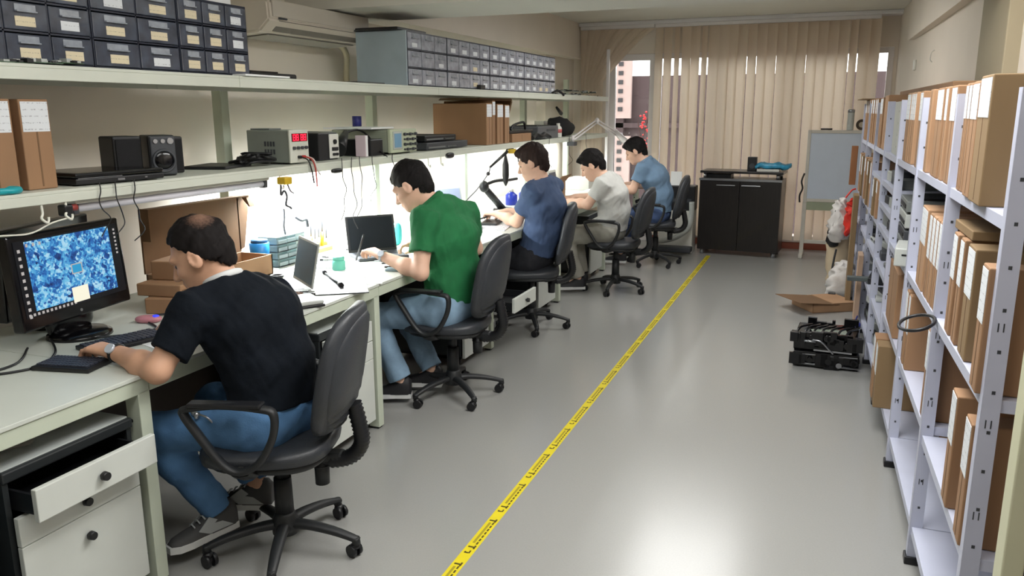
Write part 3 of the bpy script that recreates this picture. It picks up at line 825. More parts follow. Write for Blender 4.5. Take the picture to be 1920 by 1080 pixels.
# ---------------------------------------------------------------- swivel chairs (built facing -x at the origin)
def make_chair(label, loc, rz, arms=True, spin=0., seat_z=.47):
    c = thing('swivel_chair', label, 'chair', loc, rz, 'black swivel chairs at the benches')
    L = dict(local=True)
    m = M()
    m.lathe([(.032, .07), (.05, .075), (.052, .12), (.04, .15), (.036, .16)], n=20)
    for k in range(5):
        a = spin+2*PI*k/5; d = V((math.cos(a), math.sin(a), 0))
        pts = [d*.03+V((0, 0, .112)), d*.1+V((0, 0, .112)), d*.19+V((0, 0, .1)), d*.26+V((0, 0, .083)), d*.298+V((0, 0, .07))]
        m.tube(curvepts(pts, 4), [.027-.011*i/16 for i in range(17)], 8, flat=((0, 0, 1), .72))
        m.cyl(d*.288+V((0, 0, .055)), d*.288+V((0, 0, .083)), .017, .014, 10)
    m.build('star_base', CHAIRP, c, **L)
    for k in range(5):
        a = spin+2*PI*k/5; d = V((math.cos(a), math.sin(a), 0)); p = d*.288
        w = a+1.1+k*1.9; t = V((math.cos(w), math.sin(w), 0)); f = V((-t.y, t.x, 0)); o = p+f*.014
        m = M()
        for s in (1, -1): m.cyl(o+t*s*.007+V((0, 0, .026)), o+t*s*.022+V((0, 0, .026)), .026, .024, 14)
        m.cyl(o-t*.02+V((0, 0, .026)), o+t*.02+V((0, 0, .026)), .012, n=8)
        m.sup(p+V((0, 0, .045))+f*.006, (.02, .02, .014), nu=6, nv=10); m.build('caster', BLACKP, c, **L)
    m = M().cyl((0, 0, .14), (0, 0, .30), .036, .033, 18).cyl((0, 0, .29), (0, 0, seat_z-.07), .024, n=14); m.build('gas_column', CHAIRP, c, **L)
    m = M().box(-.12, .15, -.09, .09, seat_z-.085, seat_z-.055, .012); m.box(-.03, .24, -.03, .03, seat_z-.1, seat_z-.06, .01); m.build('seat_plate', CHAIRP, c, **L)
    def sh(p):
        return V((p.x, p.y*(1-.08*(p.x/.23)), p.z-.012*(1-(p.x/.23)**2)*(1 if p.z > 0 else 0)-.02*max(0, -p.x/.23-.5)))
    m = M().sup((-.02, 0, seat_z-.012), (.235, .235, .044), .5, .62, 12, 36, sh); st = m.build('seat', LEATHER, c, **L)
    m = M().sup((-.02, 0, seat_z-.052), (.218, .218, .018), .4, .65, 8, 32); m.build('seat_pan', CHAIRP, st, **L)
    # backrest: padded front cushion and wrinkled rear cover, slightly reclined and bowed
    def bk(p):
        k = p.z/.238
        y = p.y*(1-.16*max(0, k)**1.5-.10*max(0, -k)**2)
        return V((p.x+.10*(p.y/.21)**2*-.35+.035*k*k*(-1 if k < 0 else .4)+p.z*.16, y, p.z))
    bz = seat_z+.27
    m = M().sup((.268, 0, bz), (.044, .218, .238), .62, .72, 20, 36, bk); b = m.build('backrest', LEATHER, c, **L)
    def bk2(p):
        q = bk(p); k = p.z/.245
        if k < 0: q.x += .01*math.sin(p.z*150+abs(p.y)*34)*(-k)*(1 if p.x > 0 else 0)
        return q
    m = M().sup((.287, 0, bz-.006), (.037, .197, .214), .7, .75, 34, 36, bk2); m.build('rear_cover', LEATHER, b, **L)
    # bellows covered stem
    pts = curvepts([(.10, 0, seat_z-.085), (.2, 0, seat_z-.095), (.275, 0, seat_z-.075), (.312, 0, seat_z-.02), (.306, 0, seat_z+.05), (.288, 0, seat_z+.13)], 10)
    rs = [(.026 if i % 2 else .031)*(1.0 if i > 8 else .8) for i in range(len(pts))]
    M().tube(pts, rs, 10, flat=((0, 1, 0), 1.25)).build('back_stem', BLACKP, c, **L)
    M().cyl((.155, .0, seat_z-.19), (.155, .0, seat_z-.09), .027, .029, 18).cyl((.155, 0, seat_z-.12), (.155, 0, seat_z-.115), .031, n=18).build('tension_knob', CHAIRP, c, **L)
    if arms:
        for s in (1, -1):
            y = s*.265
            loop = [(-.215, y, seat_z+.20), (-.1, y, seat_z+.215), (.04, y, seat_z+.205), (.085, y, seat_z+.185), (.075, y*.99, seat_z+.1), (.02, y*.98, seat_z+.005), (-.05, y*.97, seat_z-.03), (-.11, y*.98, seat_z+.0), (-.185, y*.99, seat_z+.11), (-.225, y, seat_z+.18)]
            P = [V(p) for p in loop]; n = len(P); out = []
            for i in range(n):
                a, b_, c_, d_ = P[i-1], P[i], P[(i+1) % n], P[(i+2) % n]
                for k in range(5):
                    t = k/5; out.append(.5*((2*b_)+(c_-a)*t+(2*a-5*b_+4*c_-d_)*t*t+(3*b_-a-3*c_+d_)*t*t*t))
            m = M().tube(out, .0135, 8, True, ((0, 1, 0), 1.55)); m.tube(curvepts([(-.05, y*.97, seat_z-.03), (-.045, y*.8, seat_z-.06), (-.04, y*.4, seat_z-.07)], 6), .02, 8, flat=((1, 0, 0), 2))
            ar = m.build('armrest', CHAIRP, c, **L)
            M().box(-.205, .05, y-.026, y+.026, seat_z+.212, seat_z+.226, .006).build('arm_pad', BLACKP, ar, **L)
    return c
CH = [((-1.835, 2.29, 0), 18, True, 9, 'swivel chair nearest the camera, occupied by the man in the black T-shirt'),
      ((-1.97, 4.07, 0), 4, True, 31, 'swivel chair occupied by the man in the green polo shirt'),
      ((-2.06, 5.67, 0), 20, False, 10, 'swivel chair without armrests, occupied by the man in the navy T-shirt'),
      ((-1.77, 7.17, 0), 0, True, -18, 'swivel chair occupied by the man in the pale grey T-shirt'),
      ((-1.69, 8.6, 0), 10, True, 27, 'swivel chair farthest from the camera, beside the dark cabinet, man in light blue on it')]
for loc, rz, arms, spin, lab in CH: make_chair(lab, loc, math.radians(rz), arms, math.radians(spin-rz))
# ---------------------------------------------------------------- five seated men
BLACKT = mat('black_tshirt', (11, 17, 25), .9, spec=.2, var=.15, scale=12, bump=.35, bscale=60)
GREENT = mat('green_polo', (22, 104, 58), .85, var=.1, scale=12, bump=.35, bscale=60)
NAVYT = mat('navy_tshirt', (56, 74, 106), .85, var=.1, scale=12, bump=.35, bscale=60)
GREYT = mat('pale_grey_tshirt', (200, 200, 196), .85, var=.06, scale=12, bump=.35, bscale=60)
SKYT = mat('light_blue_polo', (112, 140, 168), .85, var=.08, scale=12, bump=.35, bscale=60)
BLACKTR = mat('black_trousers', (24, 25, 32), .85, var=.2, bump=.3, bscale=70)
STONE = mat('stone_trousers', (150, 148, 138), .85, var=.1, bump=.3, bscale=70)
UNDER = mat('white_undershirt', (214, 216, 216), .8)
WATCHB = mat('watch_band', (26, 26, 28), .5); WFACE = mat('watch_face', (206, 214, 226), .25, metal=.2)
def watch(root, w, e, band, face, upv, r=.031):
    w = V(w); d = (V(w)-V(e)).normalized(); a = d.cross(V(upv)).normalized(); u = a.cross(d).normalized()
    c = w-d*.012
    m = M(); N = 20
    m.tube([c+a*r*1.02*math.cos(2*PI*i/N)+u*r*1.0*math.sin(2*PI*i/N) for i in range(N)], .0035, 6, True, (d, 3.0))
    p = m.build('watch', band, root)
    m = M().cyl(c+u*r*.98, c+u*(r+.009), .019, .018, 18); m.build('watch_face', face, p)
J1 = dict(pelvis=(-1.845, 2.29, .575), waist=(-1.87, 2.30, .75), chest=(-1.93, 2.295, .90), neck=(-2.01, 2.275, 1.035),
    head=(-2.105, 2.26, 1.14), fwd=(-.84, -.32, -.44), up=(-.42, -.1, .9),
    sL=(-2.01, 2.095, .975), eL=(-2.05, 1.955, .80), wL=(-2.29, 2.005, .825), hdL=(-2.38, 2.005, .832),
    sR=(-1.965, 2.465, .945), eR=(-2.13, 2.60, .84), wR=(-2.36, 2.47, .822), hdR=(-2.45, 2.40, .815),
    hL=(-1.86, 2.19, .55), kL=(-2.26, 2.10, .49), aL=(-2.095, 2.235, .135), tL=(-2.155, 2.04, .085),
    hR=(-1.84, 2.385, .55), kR=(-2.25, 2.42, .50), aR=(-2.03, 2.39, .19), tR=(-2.2, 2.33, .12))
r1, A1, H1 = person('person in black T-shirt and blue jeans typing at the nearest bench', J1, (-1.85, 2.29, 0), BLACKT, DENIM, SKIN, HAIR, .0055, (GREYSHOE, SILVERSHOE),
    dict(collar='tee', collar_mat=UNDER, colz=.026, fr=.078, line=.026, slope=1.05, thin=(-.075, .03, .11, .05), curlL=.8, sleeve=.72, hair_t=.012, bulk=1.06), 1)
watch(r1, J1['wL'], J1['eL'], WATCHB, WFACE, (.25, -.75, .6))
m = M(); m.tube(curvepts([(-2.03, 2.11, .60), (-2.01, 2.08, .605), (-1.97, 2.075, .60), (-1.95, 2.09, .57)]), .004, 6); m.sup((-2.035, 2.085, .61), (.016, .01, .018)); m.sup((-2.015, 2.075, .60), (.01, .01, .014)); m.build('keyring', STEEL, r1)
J2 = dict(pelvis=(-1.965, 4.05, .575), waist=(-1.955, 4.06, .76), chest=(-1.975, 4.05, .95), neck=(-2.045, 4.01, 1.145),
    head=(-2.165, 3.985, 1.24), fwd=(-.85, -.06, -.52), up=(-.5, 0, .85),
    sL=(-2.015, 3.85, 1.075), eL=(-2.0, 3.755, .80), wL=(-2.265, 3.80, .87), hdL=(-2.36, 3.83, .892),
    sR=(-1.955, 4.245, 1.065), eR=(-1.945, 4.36, .84), wR=(-2.22, 4.2, .87), hdR=(-2.33, 4.12, .885),
    hL=(-1.975, 3.95, .55), kL=(-2.37, 3.84, .50), aL=(-2.2, 3.86, .13), tL=(-2.36, 3.8, .06),
    hR=(-1.95, 4.15, .55), kR=(-2.36, 4.16, .50), aR=(-2.12, 4.1, .13), tR=(-2.3, 4.05, .06))
r2, A2, H2 = person('person in green polo shirt and pale jeans bent over a bench, watch on wrist', J2, (-1.95, 4.05, 0), GREENT, DENIM2, SKINP, HAIR, .006, (SHOEM,),
    dict(collar='polo', sleeve=.62, curlL=.85, curlR=.8, hair_t=.015, bulk=1.08, fr=.1, cuff=.066), 2)
watch(r2, J2['wL'], J2['eL'], STEEL, WFACE, (.2, -.8, .5))
J3 = dict(pelvis=(-2.03, 5.67, .575), waist=(-1.975, 5.69, .76), chest=(-1.96, 5.70, .95), neck=(-1.995, 5.70, 1.14),
    head=(-2.06, 5.69, 1.27), fwd=(-.93, -.05, -.32), up=(-.3, 0, .95),
    sL=(-2.0, 5.515, 1.075), eL=(-2.15, 5.59, .835), wL=(-2.38, 5.75, .865), hdL=(-2.46, 5.80, .86),
    sR=(-1.965, 5.91, 1.075), eR=(-2.13, 6.03, .84), wR=(-2.38, 5.97, .86), hdR=(-2.47, 5.92, .855),
    hL=(-2.06, 5.57, .55), kL=(-2.45, 5.55, .52), aL=(-2.4, 5.57, .13), tL=(-2.56, 5.55, .06),
    hR=(-2.03, 5.77, .55), kR=(-2.42, 5.80, .52), aR=(-2.4, 5.85, .13), tR=(-2.56, 5.85, .06))
person('person in navy T-shirt and black trousers with brown hair, working at a bench', J3, (-2.03, 5.67, 0), NAVYT, BLACKTR, SKINP, HAIRB, .0065, (SHOEM,),
    dict(collar='tee', sleeve=.66, fringe=1, hair_t=.02, curlL=.6, fr=.11, nape=.09), 3)
J4 = dict(pelvis=(-1.82, 7.17, .575), waist=(-1.79, 7.16, .75), chest=(-1.815, 7.13, .91), neck=(-1.885, 7.1, 1.065),
    head=(-1.99, 7.09, 1.165), fwd=(-.86, -.02, -.5), up=(-.48, 0, .86),
    sL=(-1.86, 6.93, 1.0), eL=(-1.975, 6.90, .83), wL=(-2.19, 7.02, .84), hdL=(-2.28, 7.07, .83),
    sR=(-1.83, 7.30, 1.0), eR=(-1.98, 7.42, .84), wR=(-2.22, 7.32, .85), hdR=(-2.31, 7.27, .84),
    hL=(-1.845, 7.07, .55), kL=(-2.2, 6.95, .52), aL=(-2.07, 6.99, .13), tL=(-2.26, 6.9, .06),
    hR=(-1.83, 7.27, .55), kR=(-2.2, 7.24, .52), aR=(-2.1, 7.2, .13), tR=(-2.28, 7.15, .06))
person('person in pale grey T-shirt and stone trousers, head bent low over bench', J4, (-1.82, 7.17, 0), GREYT, STONE, SKINP, HAIR, .007, (SHOEM,),
    dict(collar='tee', sleeve=.62, hair_t=.018, fr=.1, fringe=1), 4)
J5 = dict(pelvis=(-1.67, 8.6, .575), waist=(-1.655, 8.6, .76), chest=(-1.715, 8.58, .95), neck=(-1.81, 8.57, 1.115),
    head=(-1.925, 8.56, 1.225), fwd=(-.88, -.02, -.45), up=(-.42, 0, .88),
    sL=(-1.81, 8.39, 1.05), eL=(-1.9, 8.36, .83), wL=(-2.1, 8.42, .83), hdL=(-2.19, 8.45, .82),
    sR=(-1.77, 8.77, 1.05), eR=(-1.9, 8.87, .84), wR=(-2.14, 8.78, .84), hdR=(-2.23, 8.73, .83),
    hL=(-1.69, 8.5, .55), kL=(-2.06, 8.42, .52), aL=(-2.02, 8.42, .13), tL=(-2.2, 8.4, .06),
    hR=(-1.67, 8.7, .55), kR=(-2.06, 8.72, .52), aR=(-2.02, 8.72, .13), tR=(-2.2, 8.72, .06))
person('person in light blue polo shirt seated farthest away, near the blinds', J5, (-1.67, 8.6, 0), SKYT, mat('blue_jeans_dark', (70, 90, 130), .85), SKINP, HAIR, .0075, (SHOEM,),
    dict(collar='polo', sleeve=.6, hair_t=.017, fr=.1, fringe=1), 5)
# ---------------------------------------------------------------- air conditioner
ac = thing('air_conditioner', 'white wall mounted air conditioner above the upper shelf', 'air conditioner', (-3.05, 4.2, 2.09))
ACM = mat('aircon_plastic', (214, 206, 192), .4, var=.02); ACG = mat('aircon_front', (196, 190, 178), .45, var=.02)
m = M(); m.prism([(-3.245, 2.07), (-3.245, 2.26), (-2.96, 2.26), (-2.92, 2.25), (-2.915, 2.15), (-2.99, 2.085)], 'y', 3.80, 4.86)
bmesh.ops.bevel(m.bm, geom=list(m.bm.edges), offset=.012, segments=2, affect='EDGES'); m.build('casing', ACM, ac)
M().box(-2.925, -2.908, 3.83, 4.83, 2.165, 2.255, .004).build('front_panel', ACG, ac)
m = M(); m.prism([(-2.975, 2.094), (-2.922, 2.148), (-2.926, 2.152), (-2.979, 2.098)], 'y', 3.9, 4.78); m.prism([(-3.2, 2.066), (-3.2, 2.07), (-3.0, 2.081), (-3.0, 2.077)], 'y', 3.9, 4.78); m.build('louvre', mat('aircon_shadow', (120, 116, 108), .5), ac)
M().box(-2.914, -2.904, 3.88, 3.95, 2.155, 2.163).build('badge', DARKGREY, ac)
M().tube(curvepts([(-3.2, 4.85, 2.11), (-3.19, 4.93, 2.09), (-3.2, 5.0, 2.03), (-3.22, 5.02, 1.92), (-3.22, 5.02, 1.82)]), .022, 8).build('drain_hose', mat('beige_hose', (190, 178, 150), .6), ac)

# ---------------------------------------------------------------- upper shelf odds and ends
ZU = 1.811
def flatbox(name, lab, cat, x0, x1, y0, y1, z0, z1, m_, bev=.004, rz=0, group=None):
    cx, cy = (x0+x1)/2, (y0+y1)/2
    o = M().box(x0-cx, x1-cx, y0-cy, y1-cy, 0, z1-z0, bev).build(name, m_); o.location = (cx, cy, z0); o.rotation_euler = (0, 0, rz); ROOT[o.name] = V((0, 0, 0))
    return tag(o, lab, cat, group)
def pcb(lab, x, y, z, sx, sy, rz, seed, group, m_=None):
    r = random.Random(seed); t = thing('circuit_board', lab, 'circuit board', (x, y, z), rz, group)
    M().box(-sx/2, sx/2, -sy/2, sy/2, 0, .003).build('board', m_ or GREENPCB, t, local=True)
    m = M()
    for k in range(9):
        a, b = r.uniform(-sx*.4, sx*.4), r.uniform(-sy*.4, sy*.4); w, h = r.uniform(.006, .02), r.uniform(.004, .014)
        m.mi = k % 2; m.box(a-w, a+w, b-w*.7, b+w*.7, .003, .003+h)
    m.build('components', [BLACKP, LGREYP], t, local=True)
g = 'loose circuit boards on the upper shelf'
for k, (x, y, sx, sy, rz, lab) in enumerate(((-2.535, 1.93, .05, .16, .05, 'circuit board scrap at the far left front of the upper shelf'), (-2.53, 2.06, .045, .12, -.08, 'second circuit board scrap from the left, before the navy drawers'), (-2.53, 2.16, .045, .1, .1, 'small circuit board scrap at the right end of the left scraps'))):
    pcb(lab, x, y, ZU+.004*k, sx, sy, rz, k, g)
pl = [(-2.62, 8.0), (-2.72, 8.12), (-2.60, 8.3), (-2.75, 8.5), (-2.62, 8.62), (-2.70, 8.85), (-2.60, 9.05), (-2.75, 9.2), (-2.64, 9.35)]
nth = ['first', 'second', 'third', 'fourth', 'fifth', 'sixth', 'seventh', 'eighth', 'ninth', 'tenth', 'eleventh', 'twelfth', 'thirteenth', 'fourteenth']
for k, (x, y) in enumerate(pl):
    pcb(nth[k]+' bare board from the drawers in the row at the far end of upper shelf', x, y, ZU+.018*(k % 4), .17, .2, .3*(k-4)*.4, 20+k, g, mat('pale_pcb', (170, 174, 164), .5, var=.4, scale=50) if k % 3 else None)
flatbox('tray', 'flat black tray on the upper shelf right of the navy drawer cabinets', 'tray', -2.93, -2.58, 3.2, 3.56, ZU, ZU+.026, BLACKP, .008)
flatbox('panel', 'thin black panel lying on the tray on the upper shelf', 'panel', -2.9, -2.62, 3.22, 3.46, ZU+.027, ZU+.036, BLACKG, .003)
flatbox('paper_sheet', 'white sheet lying at the front edge of the upper shelf, near its board joint', 'paper', -2.62, -2.488, 3.04, 3.38, ZU, ZU+.008, PAPER, .001, .03)
flatbox('metal_bracket', 'small metal strip on the upper shelf beneath the air conditioner', 'bracket', -2.75, -2.7, 3.72, 3.98, ZU, ZU+.008, STEEL, .002)
flatbox('notebook', 'thin black notebook on the upper shelf under the air conditioner', 'notebook', -2.8, -2.62, 4.2, 4.52, ZU, ZU+.014, BLACKP, .004)
flatbox('flat_laptop', 'black laptop shell lying on top of the cabinet with the pale side', 'laptop lid', -2.95, -2.6, 4.66, 5.06, 2.156, 2.176, BLACKP, .006)
flatbox('black_box', 'small black box at the front of the far drawer cabinets', 'box', -2.548, -2.515, 5.78, 5.87, ZU, ZU+.036, BLACKP, .003)
o = M().tube(curvepts([(-2.53, 7.55, ZU+.01), (-2.52, 7.66, ZU+.03), (-2.5, 7.74, ZU+.012), (-2.49, 7.78, ZU-.01)]), [.012]*25, 8).build('black_clamp', BLACKP, base=(-2.52, 7.66, ZU)); tag(o, 'black clamp at the front edge of the upper shelf, right end of cabinets', 'clamp')
flatbox('paper_stack', 'white papers on top of the near navy drawer cabinets', 'paper', -2.78, -2.6, 2.85, 3.12, 2.12, 2.15, PAPER, .003)
flatbox('white_box', 'white box on the leftmost navy drawer cabinet', 'box', -2.79, -2.58, 1.8, 2.25, 2.12, 2.2, WHITEP, .004)

# ---------------------------------------------------------------- lower shelf
ZL = 1.386
def slab(lab, x0, x1, y0, y1, z0, z1, side=-1, group=None, label_h=.3, m_=None, lm=None, rz=0):
    """a cardboard laptop carton standing on edge; its narrow face (side -1: facing -x, +1: facing +x) carries a white label"""
    cx, cy = (x0+x1)/2, (y0+y1)/2; h = z1-z0
    t = thing('cardboard_box', lab, 'cardboard box', (cx, cy, z0), rz, group)
    M().box(x0-cx, x1-cx, y0-cy, y1-cy, 0, h, .004).build('carton', m_ or CARD, t, local=True)
    xs = (x1-cx+.0008) if side > 0 else (x0-cx-.0008)
    m = M(); m.box(x1-cx-.0001 if side > 0 else x0-cx-.0008, x1-cx+.0008 if side > 0 else x0-cx+.0001, -.003, .003, .01, h-.01)
    m.build('flap_seam', CARDD, t, local=True)
    if label_h:
        w = (y1-y0)/2*.9
        M().box(min(xs, 0) if False else xs-.0006, xs+.0006, -w, w, h*(1-label_h)-.008, h-.008).build('label', lm or LABELW, t, local=True)
    return t
slab('cardboard box with white label, nearest on the lower shelf, at the left edge', -2.93, -2.56, 1.79, 1.94, ZL, ZL+.31, 1, 'boxes at the left of the lower shelf', .33)
slab('cardboard box with white label, left of the stereo on the lower shelf', -2.93, -2.58, 1.985, 2.10, ZL, ZL+.31, 1, 'boxes at the left of the lower shelf', .33)
o = M().tube([(-2.54+.035*math.cos(t), 1.86+.05*math.sin(t), ZL+.012) for t in np.linspace(0, 2*PI, 20, endpoint=False)], .012, 8, True).build('tape_roll', TEALP, base=(-2.54, 1.86, ZL)); tag(o, 'turquoise tape roll on the lower shelf before the leftmost box', 'tape roll')
lp = thing('laptop', 'closed black laptop on the lower shelf before the stereo', 'laptop', (-2.68, 2.36, ZL), -.12)
m = M(); m.box(-.15, .15, -.19, .19, .004, .026, .005); m.build('base', BLACKP, lp, local=True); M().box(-.15, .15, -.19, .19, .028, .046, .007).build('lid', BLACKG, lp, local=True)
m = M(); m.box(.1495, .151, -.18, .0, .0265, .0285); m.box(.149, .1515, -.02, .01, .01, .018); m.box(.149, .1515, .1, .11, .012, .017); m.build('ports', STEEL, lp, local=True)
# stereo speakers
def speaker_box(lab, x, y, rz, w, d, h, front):
    t = thing('speaker', lab, 'speaker', (x, y, ZL), rz, 'black speakers on the lower shelf')
    M().box(-d/2, d/2, -w/2, w/2, 0, h, .008).build('enclosure', BLACKP, t, local=True)
    if front:
        M().box(d/2, d/2+.014, -w/2+.004, w/2-.004, .006, h-.004, .006).build('front_panel', DARKGREY, t, local=True)
        m = M(); m.tube([(d/2+.016, .044*math.cos(a), .064+.044*math.sin(a)) for a in np.linspace(0, 2*PI, 28, endpoint=False)], .006, 8, True); m.build('cone_ring', DARKGREY, t, local=True)
        M().sup((d/2+.012, 0, .068), (.012, .04, .04), nu=10, nv=24).build('cone', BLACKG, t, local=True)
        for q in (-.03, .0, .03): M().cyl((d/2+.013, q, .146), (d/2+.02, q, .146), .009 if q < .03 else .013, n=14).build('knob', STEEL, t, local=True)
    else: M().box(d/2, d/2+.006, -w/2+.008, w/2-.008, .012, h-.012, .003).build('grille', mat('speaker_cloth', (26, 26, 28), .9, bump=.4, bscale=400), t, local=True)
speaker_box('black speaker box at the left of the three stereo boxes', -2.76, 2.56, -.3, .12, .13, .168, False)
speaker_box('black speaker with round cone and knobs, centre of the stereo', -2.68, 2.68, -.5, .11, .13, .17, True)
speaker_box('black speaker with cloth front, right of the round cone speaker', -2.75, 2.80, -.35, .10, .12, .16, False)
flatbox('plastic_tray', 'flat black plastic plate on the lower shelf near the first post', 'plate', -2.88, -2.66, 3.0, 3.28, ZL, ZL+.014, BLACKP, .005, .25)
r = random.Random(5); m = M()
for k in range(4):
    p = [(-2.68+r.uniform(-.07, .07), 3.3+r.uniform(-.11, .11), ZL+.012+r.uniform(0, .05)) for _ in range(8)]; m.tube(curvepts(p, 5), .007, 6)
tag(m.build('cable_bundle', BLACKP, base=(-2.68, 3.3, ZL)), 'tangled black cables on the lower shelf left of the power supply', 'cables')
# bench power supply
ps = thing('power_supply', 'grey bench power supply with red digits on the lower shelf', 'power supply', (-2.72, 3.52, ZL))
PSG = mat('power_supply_grey', (136, 142, 134), .5)
M().box(-2.83, -2.57, 3.44, 3.59, ZL+.008, ZL+.172, .004).build('casing', PSG, ps)
M().box(-2.57, -2.558, 3.436, 3.594, ZL+.006, ZL+.174, .004).build('front_panel', mat('instrument_front', (206, 208, 196), .5), ps)
LED = mat('red_led', (255, 40, 60), .4, emit=(255, 30, 60), estr=2.2); LEDB = mat('led_window', (90, 8, 20), .2)
d = M().box(-2.558, -2.555, 3.452, 3.582, ZL+.115, ZL+.155).build('display', LEDB, ps)
m = M()
for y in (3.46, 3.486, 3.524, 3.55):
    for a, b, c_, e in ((0, .02, 0, .004), (0, .02, .014, .018), (0, .02, .028, .032), (0, .004, 0, .032), (.016, .02, 0, .032)):
        m.box(-2.555, -2.554, y+a, y+b, ZL+.119+c_, ZL+.119+e)
m.build('digits', LED, d)
for k in range(4): M().cyl((-2.558, 3.463+.034*k, ZL+.082), (-2.545, 3.463+.034*k, ZL+.082), .008, n=10).build('knob', DARKGREY, ps)
m = M(); m.mi = 0; m.cyl((-2.558, 3.5, ZL+.035), (-2.54, 3.5, ZL+.035), .008, n=10); m.mi = 1; m.cyl((-2.558, 3.535, ZL+.035), (-2.54, 3.535, ZL+.035), .008, n=10); m.build('terminal', [BLACKP, LED if False else mat('red_plastic', (190, 40, 40), .4)], ps)
m = M()
for z in (.05, .09): 
    for k in range(4): m.box(-2.72+.018*k, -2.71+.018*k, 3.4385, 3.4405, ZL+z, ZL+z+.025)
m.build('vent', DARKGREY, ps)
flatbox('circuit_tray', 'small board lying on top of the grey power supply', 'board', -2.82, -2.7, 3.46, 3.56, ZL+.173, ZL+.18, GREYP, .002)
for k, (c_, y, dz) in enumerate(((REDP if False else mat('red_wire', (170, 60, 50), .5), 3.535, .12), (BLACKP, 3.5, .10), (mat('white_wire', (210, 205, 200), .5), 3.55, .06))):
    cable('test_lead', ['red test lead', 'black test lead', 'white lead'][k]+' hanging from the power supply terminals', [(-2.54, y, ZL+.035), (-2.5, y, ZL+.02), (-2.488, y+.01, ZL-.03), (-2.487, y+.015+.01*k, ZL-dz)], .004, c_, group='leads of the power supply')
# black device with white panel
bd = thing('test_device', 'black box instrument with white front panel, right of the power supply', 'instrument', (-2.72, 3.86, ZL))
M().box(-2.92, -2.6, 3.745, 3.93, ZL, ZL+.15, .006).build('casing', BLACKP, bd); M().box(-2.6, -2.592, 3.84, 3.93, ZL+.008, ZL+.142, .003).build('front_panel', WHITEP, bd)
m = M(); m.cyl((-2.592, 3.885, ZL+.1), (-2.582, 3.885, ZL+.1), .013); m.box(-2.592, -2.585, 3.858, 3.915, ZL+.05, ZL+.07, .002); m.cyl((-2.592, 3.87, ZL+.03), (-2.58, 3.87, ZL+.03), .008); m.cyl((-2.592, 3.9, ZL+.03), (-2.58, 3.9, ZL+.03), .008); m.build('knob', BLACKP, bd)
fn = thing('funnel_lamp', 'black cone shaped lamp head with cord lying behind the test leads', 'lamp head', (-2.66, 4.05, ZL))
m = M().cyl((-2.63, 3.98, ZL+.05), (-2.7, 4.17, ZL+.14), .045, .018, 18); m.build('shade', BLACKP, fn)
M().tube(curvepts([(-2.7, 4.17, ZL+.14), (-2.7, 4.3, ZL+.155), (-2.68, 4.38, ZL+.12), (-2.6, 4.36, ZL+.04), (-2.5, 4.3, ZL-.005)]), .006, 6).build('cord', BLACKP, fn)
flatbox('grey_box', 'grey box file standing behind the black lamp head on lower shelf', 'box', -2.95, -2.75, 4.0, 4.12, ZL, ZL+.15, GREYP, .004)
bk = thing('book', 'upright book with pale pink cover between the instruments on lower shelf', 'book', (-2.68, 4.2, ZL))
M().box(-2.645, -2.575, 4.185, 4.215, ZL, ZL+.125, .002).build('cover', mat('pink_white_cover', (222, 204, 212), .5), bk); M().box(-2.64, -2.574, 4.19, 4.21, ZL+.003, ZL+.122).build('pages', PAPER, bk)
flatbox('adapter_box', 'black box between the pink book and the oscilloscope', 'box', -2.78, -2.57, 4.235, 4.38, ZL, ZL+.1, BLACKP, .006)
# oscilloscope
oc = thing('oscilloscope', 'oscilloscope with blue screen and rows of knobs on the lower shelf', 'oscilloscope', (-2.72, 4.6, ZL))
OSC = mat('oscilloscope_cream', (190, 198, 172), .5)
M().box(-2.98, -2.57, 4.44, 4.77, ZL+.012, ZL+.15, .006).build('casing', mat('oscilloscope_side', (150, 156, 140), .5), oc); M().box(-2.57, -2.545, 4.435, 4.775, ZL+.008, ZL+.155, .006).build('front_panel', OSC, oc)
m = M(); m.box(-2.545, -2.541, 4.46, 4.575, ZL+.03, ZL+.14, .004); sc_ = m.build('bezel', LGREYP, oc)
M().box(-2.541, -2.5395, 4.475, 4.56, ZL+.042, ZL+.128).build('screen', mat('scope_screen', (120, 160, 190), .15), sc_)
for k in range(4):
    for q in range(5):
        y = 4.605+q*.036; z = ZL+.026+k*.032; M().cyl((-2.545, y, z), (-2.53, y, z), .0095 if (q+k) % 2 else .006, n=10).build('knob', DARKGREY, oc)
for x in (-2.9, -2.6): M().box(x-.02, x+.02, 4.47, 4.74, ZL, ZL+.014).build('foot', BLACKP, oc)
flatbox('paper_stack', 'papers lying on top of the oscilloscope', 'papers', -2.95, -2.62, 4.3, 4.62, ZL+.157, ZL+.168, PAPER, .002, .08)
o = M().cyl((-2.9, 4.62, ZL+.169), (-2.9, 4.62, ZL+.235), .03, n=18).build('blue_pot', mat('dark_blue_plastic', (40, 44, 120), .35), base=(-2.9, 4.62, ZL+.169)); tag(o, 'small dark blue pot on the papers over the oscilloscope', 'pot')
# stacked players
for k, (x0, y0, y1, z0, z1, mt, lab) in enumerate(((-2.56, 4.95, 5.62, 0, .052, DARKGREY, 'dark grey disc player, lower of the two stacked right of oscilloscope'), (-2.6, 5.0, 5.5, .053, .098, BLACKP, 'black disc player, upper of the two stacked right of oscilloscope'))):
    t = thing('disc_player', lab, 'player', (-2.75, 5.18, ZL+z0), group='stacked disc players')
    M().box(-2.95, x0, y0, y1, ZL+z0+.004, ZL+z1, .005).build('casing', mt, t)
    m = M(); m.box(x0-.001, x0+.004, y0+.02, y0+.28, ZL+z0+.014, ZL+z0+.024)
    for q in range(6): m.box(x0-.001, x0+.005, y0+.32+.025*q, y0+.333+.025*q, ZL+z0+.014, ZL+z0+.022)
    m.build('front_slot', GREYP, t)
